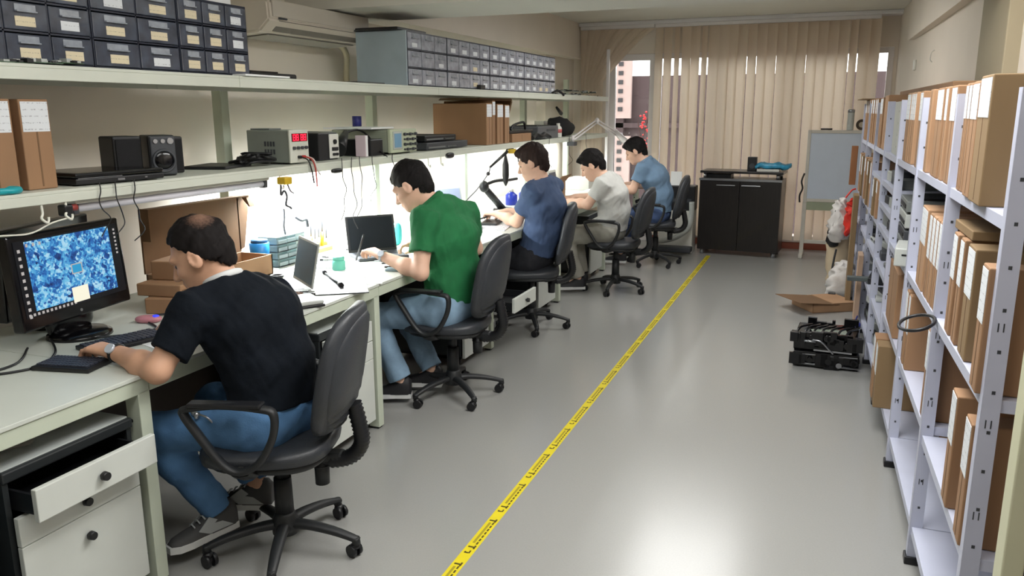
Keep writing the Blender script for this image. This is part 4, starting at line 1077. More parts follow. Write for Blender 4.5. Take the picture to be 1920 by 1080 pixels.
# big cartons
slab('large cardboard carton standing with its wide face to the left, lower shelf', -3.0, -2.53, 5.92, 6.03, ZL, ZL+.325, 1, 'cartons in the middle of the lower shelf', .3)
for k, (y0, y1, h, lab) in enumerate(((6.04, 6.10, .345, 'first slim carton with white label right of the large carton'), (6.14, 6.27, .32, 'second and widest labelled carton right of the large carton'), (6.31, 6.41, .315, 'third labelled carton right of the large carton, lower shelf'))):
    slab(lab, -2.96, -2.53, y0, y1, ZL, ZL+h, 1, 'cartons in the middle of the lower shelf', .3)
fl_ = thing('folded_cardboard', 'dark open carton flap leaning behind the labelled cartons', 'carton lid', (-2.85, 6.2, ZL+.35))
m = M(); m.prism([(5.92, 1.735), (6.66, 1.735), (6.64, 1.755), (5.96, 1.754)], 'x', -2.95, -2.6); m.prism([(6.46, 1.46), (6.49, 1.46), (6.66, 1.73), (6.63, 1.735)], 'x', -2.95, -2.6); m.build('flap', CARDD, fl_)
c_ = slab('low open carton under black tools, right of the labelled cartons', -2.8, -2.54, 6.50, 6.98, ZL, ZL+.07, 1, None, 0)
tt = thing('tool_tray', 'black tool with curved handle lying on the low carton', 'tool', (-2.68, 6.6, ZL+.072))
M().box(-2.82, -2.56, 6.50, 7.08, ZL+.072, ZL+.098, .006).build('tray', BLACKP, tt); M().tube(curvepts([(-2.6, 6.62, ZL+.1), (-2.6, 6.68, ZL+.14), (-2.6, 6.9, ZL+.165), (-2.6, 6.96, ZL+.15), (-2.6, 6.98, ZL+.1)]), .011, 8).build('handle', BLACKP, tt)
pr = thing('printer', 'grey machine standing on the lower shelf near the desk lamp', 'machine', (-2.72, 7.4, ZL))
M().box(-2.9, -2.57, 7.25, 7.86, ZL, ZL+.12, .008).build('casing', mat('machine_grey', (92, 94, 98), .5), pr); M().box(-2.572, -2.566, 7.5, 7.76, ZL+.07, ZL+.09).build('front_slot', DARKGREY, pr); M().box(-2.86, -2.62, 7.35, 7.75, ZL+.12, ZL+.128, .003).build('lid', BLACKP, pr)
o = M().tube(curvepts([(-2.53, 6.98, ZL+.02), (-2.54, 7.1, ZL+.05), (-2.52, 7.2, ZL+.03), (-2.53, 7.32, ZL+.05), (-2.52, 7.45, ZL+.02)]), .02, 8).build('power_adapter', BLACKP, base=(-2.53, 7.2, ZL)); tag(o, 'black power adapter and cord before the grey machine', 'adapter')
bt = thing('bottle', 'white bottle with pink band beside the grey machine', 'bottle', (-2.6, 7.95, ZL))
M().lathe([(.036, 0), (.037, .005), (.037, .09), (.03, .105), (.018, .115), (.018, .14)], (-2.6, 7.95, ZL), 18).build('body', WHITEP, bt); M().lathe([(.0378, .045), (.0378, .08)], (-2.6, 7.95, ZL), 18).build('band', mat('pink_band', (206, 110, 110), .5), bt)
o = M().sup((-2.68, 8.3, ZL+.09), (.12, .24, .09), .8, .7, 14, 24, fn=lambda p: p+V((0, 0, -.05*p.y/.24*(1 if p.z > 0 else 0)+.012*math.sin(p.y*30)*math.sin(p.x*50)))).build('black_bag', mat('black_fabric', (22, 22, 24), .85, bump=.5, bscale=60), base=(-2.7, 8.35, ZL)); tag(o, 'slack black bag lying on the lower shelf behind the desk lamp', 'bag')
flatbox('white_box', 'white box behind the black bag on the lower shelf', 'box', -2.95, -2.84, 8.2, 8.8, ZL, ZL+.16, WHITEP, .004)
mc = thing('web_camera', 'small black camera on a thin stalk at the far end of the lower shelf', 'camera', (-2.8, 8.6, ZL))
M().tube(curvepts([(-2.8, 8.75, ZL), (-2.8, 8.78, ZL+.12), (-2.8, 8.72, ZL+.2), (-2.8, 8.62, ZL+.26)]), .006, 6).build('stalk', PVC, mc); M().cyl((-2.8, 8.66, ZL+.235), (-2.8, 8.50, ZL+.30), .022, .013, 12).build('camera_head', BLACKP, mc)
# jointed desk lamp clamped at the far end
dl = thing('desk_lamp', 'white jointed desk lamp arching over the far end of the benches', 'lamp', (-2.44, 7.95, ZL-.02))
a0, a1, a2, a3 = V((-2.45, 7.98, 1.385)), V((-2.44, 8.86, 1.555)), V((-2.42, 9.65, 1.395)), V((-2.2, 9.62, 1.2))
m = M()
for dz in (0, -.035): m.cyl(a0+V((0, 0, dz)), a1+V((0, 0, dz)), .009, n=8)
m.cyl(a0+V((0, 0, -.05)), a0+V((0, 0, .02)), .016); m.build('lower_arm', PVC, dl)
m = M()
for dz in (0, -.035): m.cyl(a1+V((0, 0, dz)), a2+V((0, 0, dz)), .009, n=8)
m.sup(a1+V((0, 0, -.015)), (.025, .03, .035), nu=8, nv=12); m.sup(a2, (.025, .03, .035), nu=8, nv=12); m.build('upper_arm', PVC, dl)
M().cyl(a2, a3, .03, .05, 16).build('lamp_head', PVC, dl)
M().box(-2.5, -2.42, 7.93, 8.03, 1.3, 1.34, .004).build('clamp', DARKGREY, dl)
# hooks and hanging things along the lip
HK = mat('hook_white', (226, 226, 214), .4)
hk = [(1.965, 'first hook from the camera under the lower shelf'), (2.06, 'second hook from the camera under the lower shelf'), (3.27, 'hook under the lower shelf holding the yellow clip'), (4.86, 'white hook under the shelf right of the green shirt man'), (5.05, 'white hook beside the black clip, right of the green shirt man'), (6.5, 'hook under the shelf above the man in navy')]
for y, lab in hk:
    o = M().tube(curvepts([(-2.508, y, 1.342), (-2.506, y, 1.31), (-2.498, y-.012, 1.295), (-2.49, y, 1.28), (-2.498, y+.014, 1.285), (-2.5, y+.016, 1.297)], 5), .0045, 6).build('hook', HK, base=(-2.505, y, 1.34)); tag(o, lab, 'hook', 'hooks under the lower shelf')
def hang(lab, y, z0, z1, x=-2.493, r=.0022, sw=.03, m_=None, end=None):
    n = 6; rr = random.Random(int(y*1000)); pts = [(x+rr.uniform(-.006, .012)*k/2, y+sw*math.sin(k*1.3+y)*k/n, z0+(z1-z0)*k/n) for k in range(n+1)]
    return cable('hanging_cable', lab, pts, r, m_, 6, 'cables hanging from the lower shelf')
for k, (y, z1, lab) in enumerate(((2.2, 1.2, 'first thin cable hanging behind the computer screen'), (2.27, 1.2, 'second thin cable hanging behind the computer screen'), (2.36, 1.16, 'doubled black cable hanging right of the screen'), (3.80, 1.06, 'left black cable hanging from the shelf above the dark laptop'), (3.9, 1.0, 'middle black cable hanging from the shelf above the dark laptop'), (3.98, 1.06, 'right black cable hanging from the shelf above the dark laptop'), (4.12, 1.12, 'short thin cable hanging left of the green shirt man'), (4.36, 1.16, 'cable hanging right behind the hair of the green shirt man'), (7.35, 1.12, 'cable hanging behind the man in pale grey'), (8.0, 1.1, 'cable hanging under the desk lamp clamp'), (8.6, 1.1, 'cable hanging from the shelf at its far end'))):
    hang(lab, y, 1.40, z1)
# white cable swag at the left
cable('white_cable', 'white cable swagging from the hooks at the left edge', [(-2.5, 1.6, 1.20), (-2.5, 1.75, 1.255), (-2.5, 1.9, 1.25), (-2.5, 1.99, 1.275), (-2.498, 2.06, 1.285)], .003, HK)
# yellow clips with looped leads
def clip(lab, y, extra):
    t = thing('yellow_clip', lab, 'clip', (-2.5, y, 1.30), group='yellow clips under the lower shelf')
    M().box(-2.52, -2.47, y-.03, y+.03, 1.30, 1.336, .005).build('clip_body', YELLOWP, t)
    if extra:
        m = M(); m.tube(curvepts([(-2.495, y-.03, 1.3), (-2.495, y-.035, 1.25), (-2.49, y-.015, 1.27), (-2.487, y, 1.24), (-2.49, y-.008, 1.20), (-2.488, y+.02, 1.185), (-2.49, y+.035, 1.175)]), .0055, 6); m.tube(curvepts([(-2.495, y+.02, 1.3), (-2.49, y+.035, 1.265), (-2.488, y+.06, 1.25)]), .004, 6); m.build('lead', DARKGREY, t)
clip('yellow clip with dark leads under the shelf left of the green shirt man', 3.29, True)
clip('yellow clip above a hanging blue tag, right of the green shirt man', 4.66, False)
clip('yellow clip under the shelf just above the black lamp arm', 6.38, False)
o = M().box(-2.5, -2.485, 4.53, 4.61, 1.16, 1.29, .01).build('hanging_tag', mat('pale_blue_plastic', (128, 190, 224), .3), base=(-2.49, 4.57, 1.29)); tag(o, 'pale blue tag hanging below the yellow clip beside the green shirt man', 'tag')
o = M().sup((-2.495, 3.75, 1.335), (.015, .05, .013), .7, .7).build('black_clamp', BLACKP, base=(-2.495, 3.75, 1.335)); tag(o, 'black clamp on the shelf lip right of the yellow clip', 'clamp')
o = M().sup((-2.495, 5.17, 1.345), (.015, .06, .02), .7, .7).build('black_clamp', BLACKP, base=(-2.495, 5.17, 1.345)); tag(o, 'black clamp on the shelf lip right of the white hooks', 'clamp')
sw = thing('power_switch', 'black plug with red end at the left end of the unlit tube lamp', 'plug', (-2.52, 2.07, 1.31)); M().box(-2.54, -2.5, 2.05, 2.085, 1.29, 1.33, .006).build('plug_body', BLACKP, sw); M().cyl((-2.53, 2.085, 1.315), (-2.53, 2.12, 1.315), .012).build('plug_end', mat('red_cap', (150, 60, 54), .5), sw)
# ---------------------------------------------------------------- things on the benches
def screen_mat():
    """lit desktop wallpaper: blue circuit-board pattern"""
    m, n, l, p = new_mat('screen_wallpaper')
    tc = n.new('ShaderNodeTexCoord'); mp = n.new('ShaderNodeMapping'); l.new(tc.outputs['Object'], mp.inputs[0]); mp.inputs['Rotation'].default_value = (.5, .25, .1)
    v = n.new('ShaderNodeTexVoronoi'); v.distance = 'CHEBYCHEV'; v.feature = 'F1'; v.inputs['Scale'].default_value = 42; l.new(mp.outputs[0], v.inputs[0])
    v2 = n.new('ShaderNodeTexVoronoi'); v2.distance = 'CHEBYCHEV'; v2.feature = 'F1'; v2.inputs['Scale'].default_value = 110; l.new(mp.outputs[0], v2.inputs[0])
    nz = n.new('ShaderNodeTexNoise'); nz.inputs['Scale'].default_value = 16; l.new(tc.outputs['Object'], nz.inputs[0])
    mu = n.new('ShaderNodeMath'); mu.operation = 'MULTIPLY_ADD'; l.new(v.outputs['Distance'], mu.inputs[0]); mu.inputs[1].default_value = 14; l.new(nz.outputs[0], mu.inputs[2])
    mu2 = n.new('ShaderNodeMath'); mu2.operation = 'MULTIPLY'; l.new(v2.outputs['Color'], mu2.inputs[0]); mu2.inputs[1].default_value = .9
    ad = n.new('ShaderNodeMath'); ad.operation = 'MULTIPLY'; l.new(v.outputs['Color'], ad.inputs[0]); l.new(mu2.outputs[0], ad.inputs[1])
    ad2 = n.new('ShaderNodeMath'); ad2.operation = 'MULTIPLY'; l.new(ad.outputs[0], ad2.inputs[0]); ad2.inputs[1].default_value = 1.5
    ad3 = n.new('ShaderNodeMath'); ad3.operation = 'MULTIPLY_ADD'; l.new(nz.outputs[0], ad3.inputs[0]); ad3.inputs[1].default_value = .5; l.new(ad2.outputs[0], ad3.inputs[2])
    rp = n.new('ShaderNodeValToRGB'); e = rp.color_ramp.elements
    e[0].position = .22; e[0].color = lin((14, 40, 96)); e[1].position = .95; e[1].color = lin((170, 214, 236))
    for pos, c in ((.38, (30, 88, 164)), (.55, (56, 140, 204)), (.74, (110, 190, 226))):
        q = e.new(pos); q.color = lin(c)
    l.new(ad3.outputs[0], rp.inputs[0]); l.new(rp.outputs[0], p.inputs['Emission Color']); p.inputs['Emission Strength'].default_value = .9
    p.inputs['Base Color'].default_value = (.01, .01, .01, 1); p.inputs['Roughness'].default_value = .25
    return m
WALLP = screen_mat(); SDARK = mat('screen_dark', (8, 9, 12), .3, emit=(10, 11, 16), estr=1); ICON = mat('screen_icon', (40, 40, 40), .4, emit=(190, 184, 180), estr=.8); NOTE = mat('screen_note', (60, 60, 50), .4, emit=(240, 236, 214), estr=.95)
def monitor(lab, loc, rz, w, h, lit, tilt=-.06, stand=True, gap=.11):
    """faces local +x"""
    t = thing('monitor', lab, 'monitor', loc, rz, 'computer monitors')
    L = dict(local=True); z0 = gap; T = Matrix.Translation((0, 0, z0+h/2)) @ Matrix.Rotation(tilt, 4, 'Y') @ Matrix.Translation((0, 0, -z0-h/2))
    m = M(); m.box(-.05, 0, -w/2, w/2, z0, z0+h, .008); m.box(-.075, -.04, -w*.33, w*.33, z0+h*.15, z0+h*.8, .015); m.xf(T); m.build('casing', BLACKG, t, **L)
    if lit:
        b = .022; bb = .05; ya, yb, za, zb = -w/2+b, w/2-b, z0+bb, z0+h-b
        m = M(); m.box(.0, .002, ya, yb, za, zb); m.xf(T); s = m.build('screen', SDARK, t, **L)
        W = yb-ya; Hh = zb-za
        m = M(); m.quad((.0026, ya+W*.09, za+Hh*.07), (.0026, yb-W*.09, za+Hh*.07), (.0026, yb-W*.09, zb-.006), (.0026, ya+W*.09, zb-.006)); m.xf(T); m.build('wallpaper', WALLP, s, **L)
        m = M()
        for k in range(10): m.box(.003, .0034, ya+.012, ya+.024, zb-.03-k*.027-.012, zb-.03-k*.027)
        for k in range(7): m.box(.003, .0034, yb-.022, yb-.012, zb-.02-k*.016-.008, zb-.02-k*.016)
        for k in range(3): m.box(.003, .0034, ya+W*.1+k*.03, ya+W*.1+.01+k*.03, zb-.026, zb-.014)
        for k in range(12): m.box(.003, .0034, ya+.01+k*.02, ya+.02+k*.02, za+.004, za+.014)
        m.xf(T); m.build('icon', ICON, s, **L)
        m = M(); m.box(.003, .0032, ya+W*.47, ya+W*.58, za+Hh*.42, za+Hh*.56); m.xf(T); ch = m.build('chip_frame', ICON, s, **L)
        m = M(); m.box(.0032, .0034, ya+W*.48, ya+W*.57, za+Hh*.435, za+Hh*.545); m.xf(T); m.build('chip', mat('screen_cyan', (10, 40, 60), .4, emit=(40, 150, 200), estr=.9), s, **L)
        m = M(); m.box(.003, .0036, ya+W*.44, ya+W*.6, za+Hh*.03, za+Hh*.24); m.xf(T); m.build('note', NOTE, s, **L)
        m = M(); m.cyl((.0, 0, z0+.024), (.0015, 0, z0+.024), .006, n=12); m.xf(T); m.build('badge', STEEL, t, **L)
    m = M(); m.sup((-.05, 0, gap*1.1), (.03, .12, gap*1.1), .6, .8, 10, 20); m.build('neck', BLACKG, t, **L)
    m = M(); m.lathe([(.02, .03), (.1, .022), (.118, .012), (.12, .0)], (-.01, 0, 0), 30); m.build('base', BLACKG, t, **L)
    return t
monitor('black monitor showing a blue circuit wallpaper on the nearest bench', (-2.715, 2.233, ZB), .135, .563, .355, True, tilt=-.073, gap=.08)
monitor('black monitor standing behind the blue screen, seen from its dark edge', (-2.965, 2.33, ZB), .29, .56, .36, False, tilt=.04, gap=.07)
def keyboard(lab, loc, rz, w=.44, d=.15):
    t = thing('keyboard', lab, 'keyboard', loc, rz, 'black keyboards'); L = dict(local=True)
    M().box(-d/2, d/2, -w/2, w/2, 0, .016, .004).build('tray', BLACKP, t, **L)
    m = M()
    for i in range(5):
        n = 15
        for k in range(n):
            y = -w/2+.012+k*(w-.024)/n; x = -d/2+.012+i*(d-.024)/5
            m.box(x, x+(d-.024)/5-.004, y, y+(w-.024)/n-.004, .016, .022)
    m.build('keys', mat('keycap', (58, 62, 74), .45), t, **L)
    return t
keyboard('black keyboard under the typing hand at the bench edge', (-2.40, 1.92, ZB), math.radians(-78), .22, .13)
keyboard('black keyboard lying beside the monitor base', (-2.46, 2.20, ZB), math.radians(-16), .30, .14)
flatbox('paper_sheet', 'white sheet of paper between keyboard and the man in black', 'paper', -2.40, -2.26, 2.2, 2.36, ZB, ZB+.002, PAPER, 0, -.3)
ms = thing('computer_mouse', 'red and silver mouse with a glowing tip beside the monitor', 'mouse', (-2.62, 2.48, ZB), .4)
M().sup((0, 0, .014), (.055, .032, .016), .8, .9).build('mouse_body', mat('red_silver', (196, 130, 140), .3), ms, local=True); M().sup((.03, 0, .022), (.016, .02, .01)).build('light', mat('blue_glow', (60, 70, 220), .3, emit=(60, 70, 255), estr=.6), ms, local=True)
for k, (pts, lab) in enumerate((([(-2.75, 2.12, ZB+.01), (-2.58, 2.0, ZB+.006), (-2.5, 1.85, ZB+.005), (-2.6, 1.7, ZB+.005), (-2.75, 1.55, ZB+.005)], 'black cable curling out from under the blue screen'), ([(-2.72, 2.0, ZB+.01), (-2.6, 1.86, ZB+.005), (-2.62, 1.72, ZB+.006), (-2.8, 1.6, ZB+.005)], 'second black cable below the blue screen at left'), ([(-2.6, 2.46, ZB+.006), (-2.5, 2.4, ZB+.005), (-2.52, 2.3, ZB+.005), (-2.6, 2.2, ZB+.01)], 'mouse cable running to the keyboard'), ([(-2.7, 2.5, ZB+.006), (-2.62, 2.6, ZB+.008), (-2.54, 2.56, ZB+.006), (-2.58, 2.68, ZB+.006), (-2.7, 2.66, ZB+.008)], 'black cables lying before the small cartons'))):
    cable('bench_cable', lab, pts, .0045, BLACKP, group='cables on the nearest bench')
# open carton with lid raised, two small cartons on it
oc = thing('open_carton', 'open brown carton with its big lid raised behind the man in black', 'carton', (-2.8, 3.05, ZB))
m = M(); x0, x1, y0, y1, z0, z1 = -2.985, -2.775, 2.84, 3.51, ZB, ZB+.11; t_ = .008
m.box(x0, x1, y0, y1, z0, z0+t_); m.box(x0, x0+t_, y0, y1, z0, z1); m.box(x1-t_, x1, y0, y1, z0, z1); m.box(x0, x1, y0, y0+t_, z0, z1); m.box(x0, x1, y1-t_, y1, z0, z1); m.build('carton_base', CARD, oc)
m = M(); m.box(-2.997, -2.987, 2.84, 3.52, z1, 1.205); m.box(-2.987, -2.93, 2.835, 2.845, z1+.16, 1.208); m.prism([(3.51, z1+.01), (3.55, z1+.02), (3.60, 1.13), (3.56, 1.205), (3.51, 1.205)], 'x', -2.997, -2.987); m.box(-2.987, -2.945, 2.84, 3.56, 1.197, 1.205); m.prism([(-2.987, 1.203), (-2.95, 1.203), (-2.925, 1.145), (-2.932, 1.142)], 'y', 3.54, 3.58); m.build('lid', CARDD, oc)
def smallbox(lab, x, y, z, sx, sy, sz, rz):
    t = thing('small_carton', lab, 'carton', (x, y, z), rz, 'small cartons before the open carton'); L = dict(local=True)
    M().box(-sx/2, sx/2, -sy/2, sy/2, 0, sz, .005).build('carton', CARD, t, **L)
    M().box(sx/2-.0005, sx/2+.002, -sy/2+.01, sy/2-.01, sz*.55, sz*.6).build('flap_seam', CARDD, t, **L)
smallbox('lowest small brown carton, with a dark slot, before the raised lid', -2.68, 2.74, ZB, .22, .26, .07, .35)
smallbox('middle small brown carton of the stack before the raised lid', -2.72, 2.76, ZB+.071, .22, .27, .055, .15)
smallbox('topmost small brown carton of the stack before the raised lid', -2.74, 2.84, ZB+.127, .18, .26, .085, .2)
# blue cup, drawer organiser
cu = thing('cup', 'blue plastic cup with a dark lid behind the open carton', 'cup', (-2.93, 3.60, ZB))
M().lathe([(.042, 0), (.05, .002), (.055, .15), (.05, .152)], (-2.93, 3.60, ZB), 24).build('body', BLUEP, cu); M().lathe([(.046, .152), (.046, .168), (.03, .17)], (-2.93, 3.60, ZB), 24).build('lid', mat('dark_blue_lid', (30, 84, 130), .4), cu)
og = thing('desk_organiser', 'clear pale blue tray organiser right of the blue cup', 'organiser', (-2.92, 3.79, ZB))
CLEARB = mat('clear_blue_plastic', (222, 240, 244), .15, var=.1, trans=.6)
m = M()
for k in range(5): m.box(-2.99, -2.86, 3.665, 3.925, ZB+.042*k, ZB+.042*k+.003)
for y in (3.665, 3.75, 3.836, 3.922): m.box(-2.99, -2.86, y, y+.003, ZB, ZB+.17)
m.build('rack', mat('organiser_edge', (214, 236, 242), .2, trans=.75), og)
for k in range(4):
    for q in range(3):
        y = 3.67+q*.0857; z = ZB+.042*k+.004; m = M(); m.box(-2.98, -2.852, y, y+.076, z, z+.004); m.box(-2.856, -2.852, y, y+.076, z, z+.024); m.build('drawer', CLEARB, og)
ph = thing('tool_holder', 'cream holder full of screwdrivers behind the grey laptop', 'tool holder', (-2.96, 4.2, ZB)); CREAM = mat('cream_plastic', (226, 206, 150), .5)
M().box(-3.02, -2.92, 4.1, 4.3, ZB, ZB+.03, .004).build('rack', CREAM, ph)
for k, (y, h) in enumerate(((4.12, .18), (4.16, .14), (4.2, .15), (4.24, .2), (4.28, .12))): M().cyl((-2.96, y, ZB+.03), (-2.96, y+.01, ZB+h*.6), .012, n=10).build('handle', CREAM if k % 3 else YELLOWP, ph); M().cyl((-2.96, y+.01, ZB+h*.6), (-2.96, y+.014, ZB+h+.03), .005, n=8).build('shaft', DARKGREY, ph)
gl = thing('gooseneck_arm', 'thin dark flexible arm standing out of the tray organiser', 'arm', (-2.9, 3.8, ZB+.17)); M().tube(curvepts([(-2.9, 3.80, ZB+.17), (-2.9, 3.79, ZB+.22), (-2.9, 3.80, ZB+.27), (-2.9, 3.8, ZB+.32)]), .006, 6).build('stalk', DARKGREY, gl); M().tube(curvepts([(-2.9, 3.9, ZB+.26), (-2.88, 3.93, ZB+.235), (-2.88, 3.98, ZB+.235), (-2.88, 3.99, ZB+.19)]), .009, 6).build('jaw', DARKGREY, gl)
# laptops (hinge along local y, lid at local -x side, screen faces +x)
def laptop(lab, loc, rz, w=.34, d=.23, ang=100, base=None, lid=None, lit=None):
    t = thing('laptop', lab, 'laptop', loc, rz, 'open laptops on the benches'); L = dict(local=True)
    M().box(0, d, -w/2, w/2, 0, .02, .005).build('base', base or DARKGREY, t, **L)
    m = M(); m.box(.03, d*.62, -w/2+.02, w/2-.02, .0195, .022); m.build('keys', BLACKP, t, **L)
    m = M(); m.box(-.009, 0.001, -w/2, w/2, .0, d, .004); R = Matrix.Translation((0, 0, .018)) @ Matrix.Rotation(math.radians(90-ang), 4, 'Y'); m.xf(R); l_ = m.build('lid', lid or DARKGREY, t, **L)
    m = M(); m.box(.001, .0022, -w/2+.014, w/2-.014, .016, d-.012); m.xf(R); m.build('screen', lit or BLACKG, l_, **L)
    return t
laptop('grey laptop with steel blue screen seen nearly edge on, behind the man in black', (-2.43, 3.29, ZB), math.radians(232), .33, .225, 102, LGREYP, LGREYP, mat('laptop_steel_blue', (66, 92, 106), .45, var=.05))
laptop('dark laptop with black screen before the green shirt man', (-2.585, 4.24, ZB), math.radians(-42), .31, .225, 104, DARKGREY, BLACKP, mat('dark_screen', (30, 33, 37), .7, spec=.08))
laptop('laptop with a pale grey screen behind the green shirt man', (-2.92, 6.0, ZB), math.radians(-30), .33, .23, 104, LGREYP, LGREYP, mat('pale_screen', (120, 130, 150), .3, emit=(150, 160, 184), estr=.5))
# small things round the grey laptop
o = M().tube([(-2.70+.032*math.cos(a), 3.44+.032*math.sin(a), ZB+.008) for a in np.linspace(0, 2*PI, 20, endpoint=False)], .007, 8, True).build('black_ring', BLACKP, base=(-2.7, 3.44, ZB)); tag(o, 'black ring lying on the bench left of the grey laptop', 'ring')
dv = thing('device_stack', 'silver and black drive unit at the bench edge behind the nearest chair', 'drive', (-2.22, 2.93, ZB), -.6)
L = dict(local=True); M().box(-.09, .09, -.12, .12, 0, .014, .004).build('lower_case', BLACKP, dv, **L); M().box(-.085, .09, -.11, .115, .015, .032, .005).build('upper_case', LGREYP, dv, **L)
pz = thing('cable_coil', 'brown coiled wires and boards on the drive unit', 'wires', (-2.30, 3.02, ZB+.0))
m = M(); r = random.Random(8)
for k in range(3): m.tube(curvepts([(-2.33+r.uniform(-.05, .05), 3.06+r.uniform(-.05, .05), ZB+.01+r.uniform(0, .02)) for _ in range(6)], 5), .005, 6)
m.build('wires', mat('brown_wire', (120, 92, 80), .6), pz)
for k, (x, y, rz, w, d, lab) in enumerate(((-2.33, 3.58, .62, .30, .42, 'large printed white sheet at the bench edge near the green shirt man'), (-2.5, 3.42, .5, .21, .3, 'white sheet lying behind the large printed sheet'), (-2.62, 3.9, .3, .21, .3, 'white sheet under the hand of the green shirt man'), (-2.32, 5.55, .2, .22, .32, 'printed white sheet at the bench edge near the man in navy'), (-2.45, 5.35, .6, .2, .28, 'white sheet partly under the printed one near the man in navy'))):
    o = M().box(-w/2, w/2, -d/2, d/2, 0, .0015+.001*k).build('paper_sheet', striped_paper('printed_sheet', (240, 242, 244), (190, 190, 196), 120) if k in (0, 3) else PAPER); o.location = (x, y, ZB+.0005); o.rotation_euler = (0, 0, rz); tag(o, lab, 'paper', 'white sheets on the benches')
bd2 = M().box(-.16, .16, -.2, .2, 0, .005, .002).build('black_board', BLACKP); bd2.location = (-2.28, 3.36, ZB+.0005); bd2.rotation_euler = (0, 0, .6); tag(bd2, 'flat black board under the printed sheet at the bench edge', 'board')
pn = thing('hand_tool', 'long black screwdriver lying beside the large printed sheet', 'tool', (-2.36, 3.46, ZB+.012)); M().cyl((-2.49, 3.58, ZB+.012), (-2.24, 3.35, ZB+.012), .006, n=8).build('shaft', BLACKP, pn); M().cyl((-2.26, 3.37, ZB+.014), (-2.225, 3.335, ZB+.014), .013, n=10).build('handle', BLACKP, pn); M().cyl((-2.49, 3.58, ZB+.014), (-2.51, 3.60, ZB+.014), .012, n=10).build('collar', BLACKP, pn)
jr = thing('jar', 'small mint green jar on the bench near the green shirt man', 'jar', (-2.5, 3.73, ZB)); MINT = mat('mint_glass', (130, 226, 202), .2, trans=.3)
M().lathe([(.03, 0), (.037, .004), (.037, .05), (.03, .06)], (-2.5, 3.73, ZB), 20).build('glass', MINT, jr); M().lathe([(.033, .06), (.033, .076), (.02, .078)], (-2.5, 3.73, ZB), 20).build('lid', MINT, jr)
pe = thing('soldering_pen', 'dark soldering pen held upright by the hand of the green shirt man', 'tool', (-2.42, 3.83, .88)); M().cyl((-2.47, 3.86, .82), (-2.38, 3.81, .98), .005, n=8).build('barrel', BLACKP, pe)
for k, (x, y, sx, sy, rz, lab) in enumerate(((-2.72, 3.98, .16, .24, .4, 'bare circuit board behind the hand of the green shirt man'), (-2.78, 4.35, .12, .2, -.2, 'circuit board left of the dark laptop'), (-2.42, 4.12, .12, .18, .3, 'circuit board under the forearm of the green shirt man'), (-2.3, 3.15, .08, .12, .5, 'small circuit board before the grey laptop at the bench edge'))):
    pcb(lab, x, y, ZB+.001, sx, sy, rz, 60+k, 'circuit boards on the benches', mat('grey_pcb', (120, 128, 130), .5, var=.4, scale=50))
for k, (x, y, rz, lab) in enumerate(((-2.32, 4.0, .9, 'black probe lying right of the large printed sheet'), (-2.24, 3.9, .7, 'second black probe at the bench edge beside the elbow'))):
    o = M().cyl((-.06, 0, .008), (.06, 0, .008), .006, .008, 8).build('probe', BLACKP); o.location = (x, y, ZB); o.rotation_euler = (0, 0, rz); tag(o, lab, 'probe', 'black probes on the bench')
o = M().box(-.05, .05, -.03, .03, 0, .014, .005).build('phone', mat('phone_blue_white', (170, 196, 214), .3)); o.location = (-2.2, 3.83, ZB); o.rotation_euler = (0, 0, .3); tag(o, 'pale blue phone at the bench edge beside the printed sheet', 'phone')
o = M().sup((-2.62, 4.6, ZB+.075), (.035, .035, .075), .7, 1).build('spray_bottle', mat('turquoise_bottle', (90, 214, 214), .3), base=(-2.62, 4.6, ZB)); tag(o, 'turquoise bottle behind the chin of the green shirt man', 'bottle')
# rework station of the man in navy: hanging iron, black arm, blue bottles
ar = thing('microscope_arm', 'black articulated arm with a hanging handpiece over the navy shirt man bench', 'arm', (-2.66, 6.5, ZB))
m = M(); m.cyl((-2.68, 6.62, ZB+.01), (-2.7, 6.26, ZB+.23), .032, .028, 14); m.sup((-2.7, 6.25, ZB+.24), (.04, .05, .05)); m.build('column', BLACKP, ar)
M().tube(curvepts([(-2.7, 6.25, ZB+.25), (-2.64, 6.36, ZB+.28), (-2.6, 6.55, ZB+.275), (-2.6, 6.76, ZB+.27)]), .014, 8).build('boom', BLACKP, ar)
M().cyl((-2.68, 6.62, ZB), (-2.68, 6.62, ZB+.02), .09, .08, 18).build('foot', BLACKP, ar)
hp = thing('hanging_iron', 'thick black soldering handpiece hanging from its cord before the man in navy', 'soldering iron', (-2.53, 6.1, 1.34))
M().lathe([(.006, -.21), (.02, -.18), (.028, -.12), (.026, -.03), (.012, .03), (.006, .05)], (-2.53, 6.32, 1.24), 16).build('handle', BLACKP, hp)
M().tube(curvepts([(-2.53, 6.32, 1.285), (-2.52, 6.33, 1.335), (-2.5, 6.42, 1.335), (-2.5, 6.52, 1.3), (-2.5, 6.54, 1.22)]), .006, 6).build('cord', BLACKP, hp)
ib = thing('arm_lamp', 'thin black boom with clip angling from the shelf to the bench', 'lamp arm', (-2.55, 5.95, 1.33))
M().cyl((-2.53, 6.36, 1.315), (-2.58, 6.10, 1.2), .014, .009, 10).build('upper_arm', BLACKP, ib); M().tube(curvepts([(-2.58, 6.10, 1.2), (-2.58, 6.06, 1.15), (-2.6, 5.88, 1.04), (-2.62, 5.68, .95), (-2.66, 5.66, .84)]), .005, 6).build('cord', mat('grey_cord', (96, 98, 100), .5), ib); M().sup((-2.58, 6.06, 1.15), (.016, .02, .016)).build('joint', BLACKP, ib)
BLUE2 = mat('royal_blue', (36, 56, 170), .3)
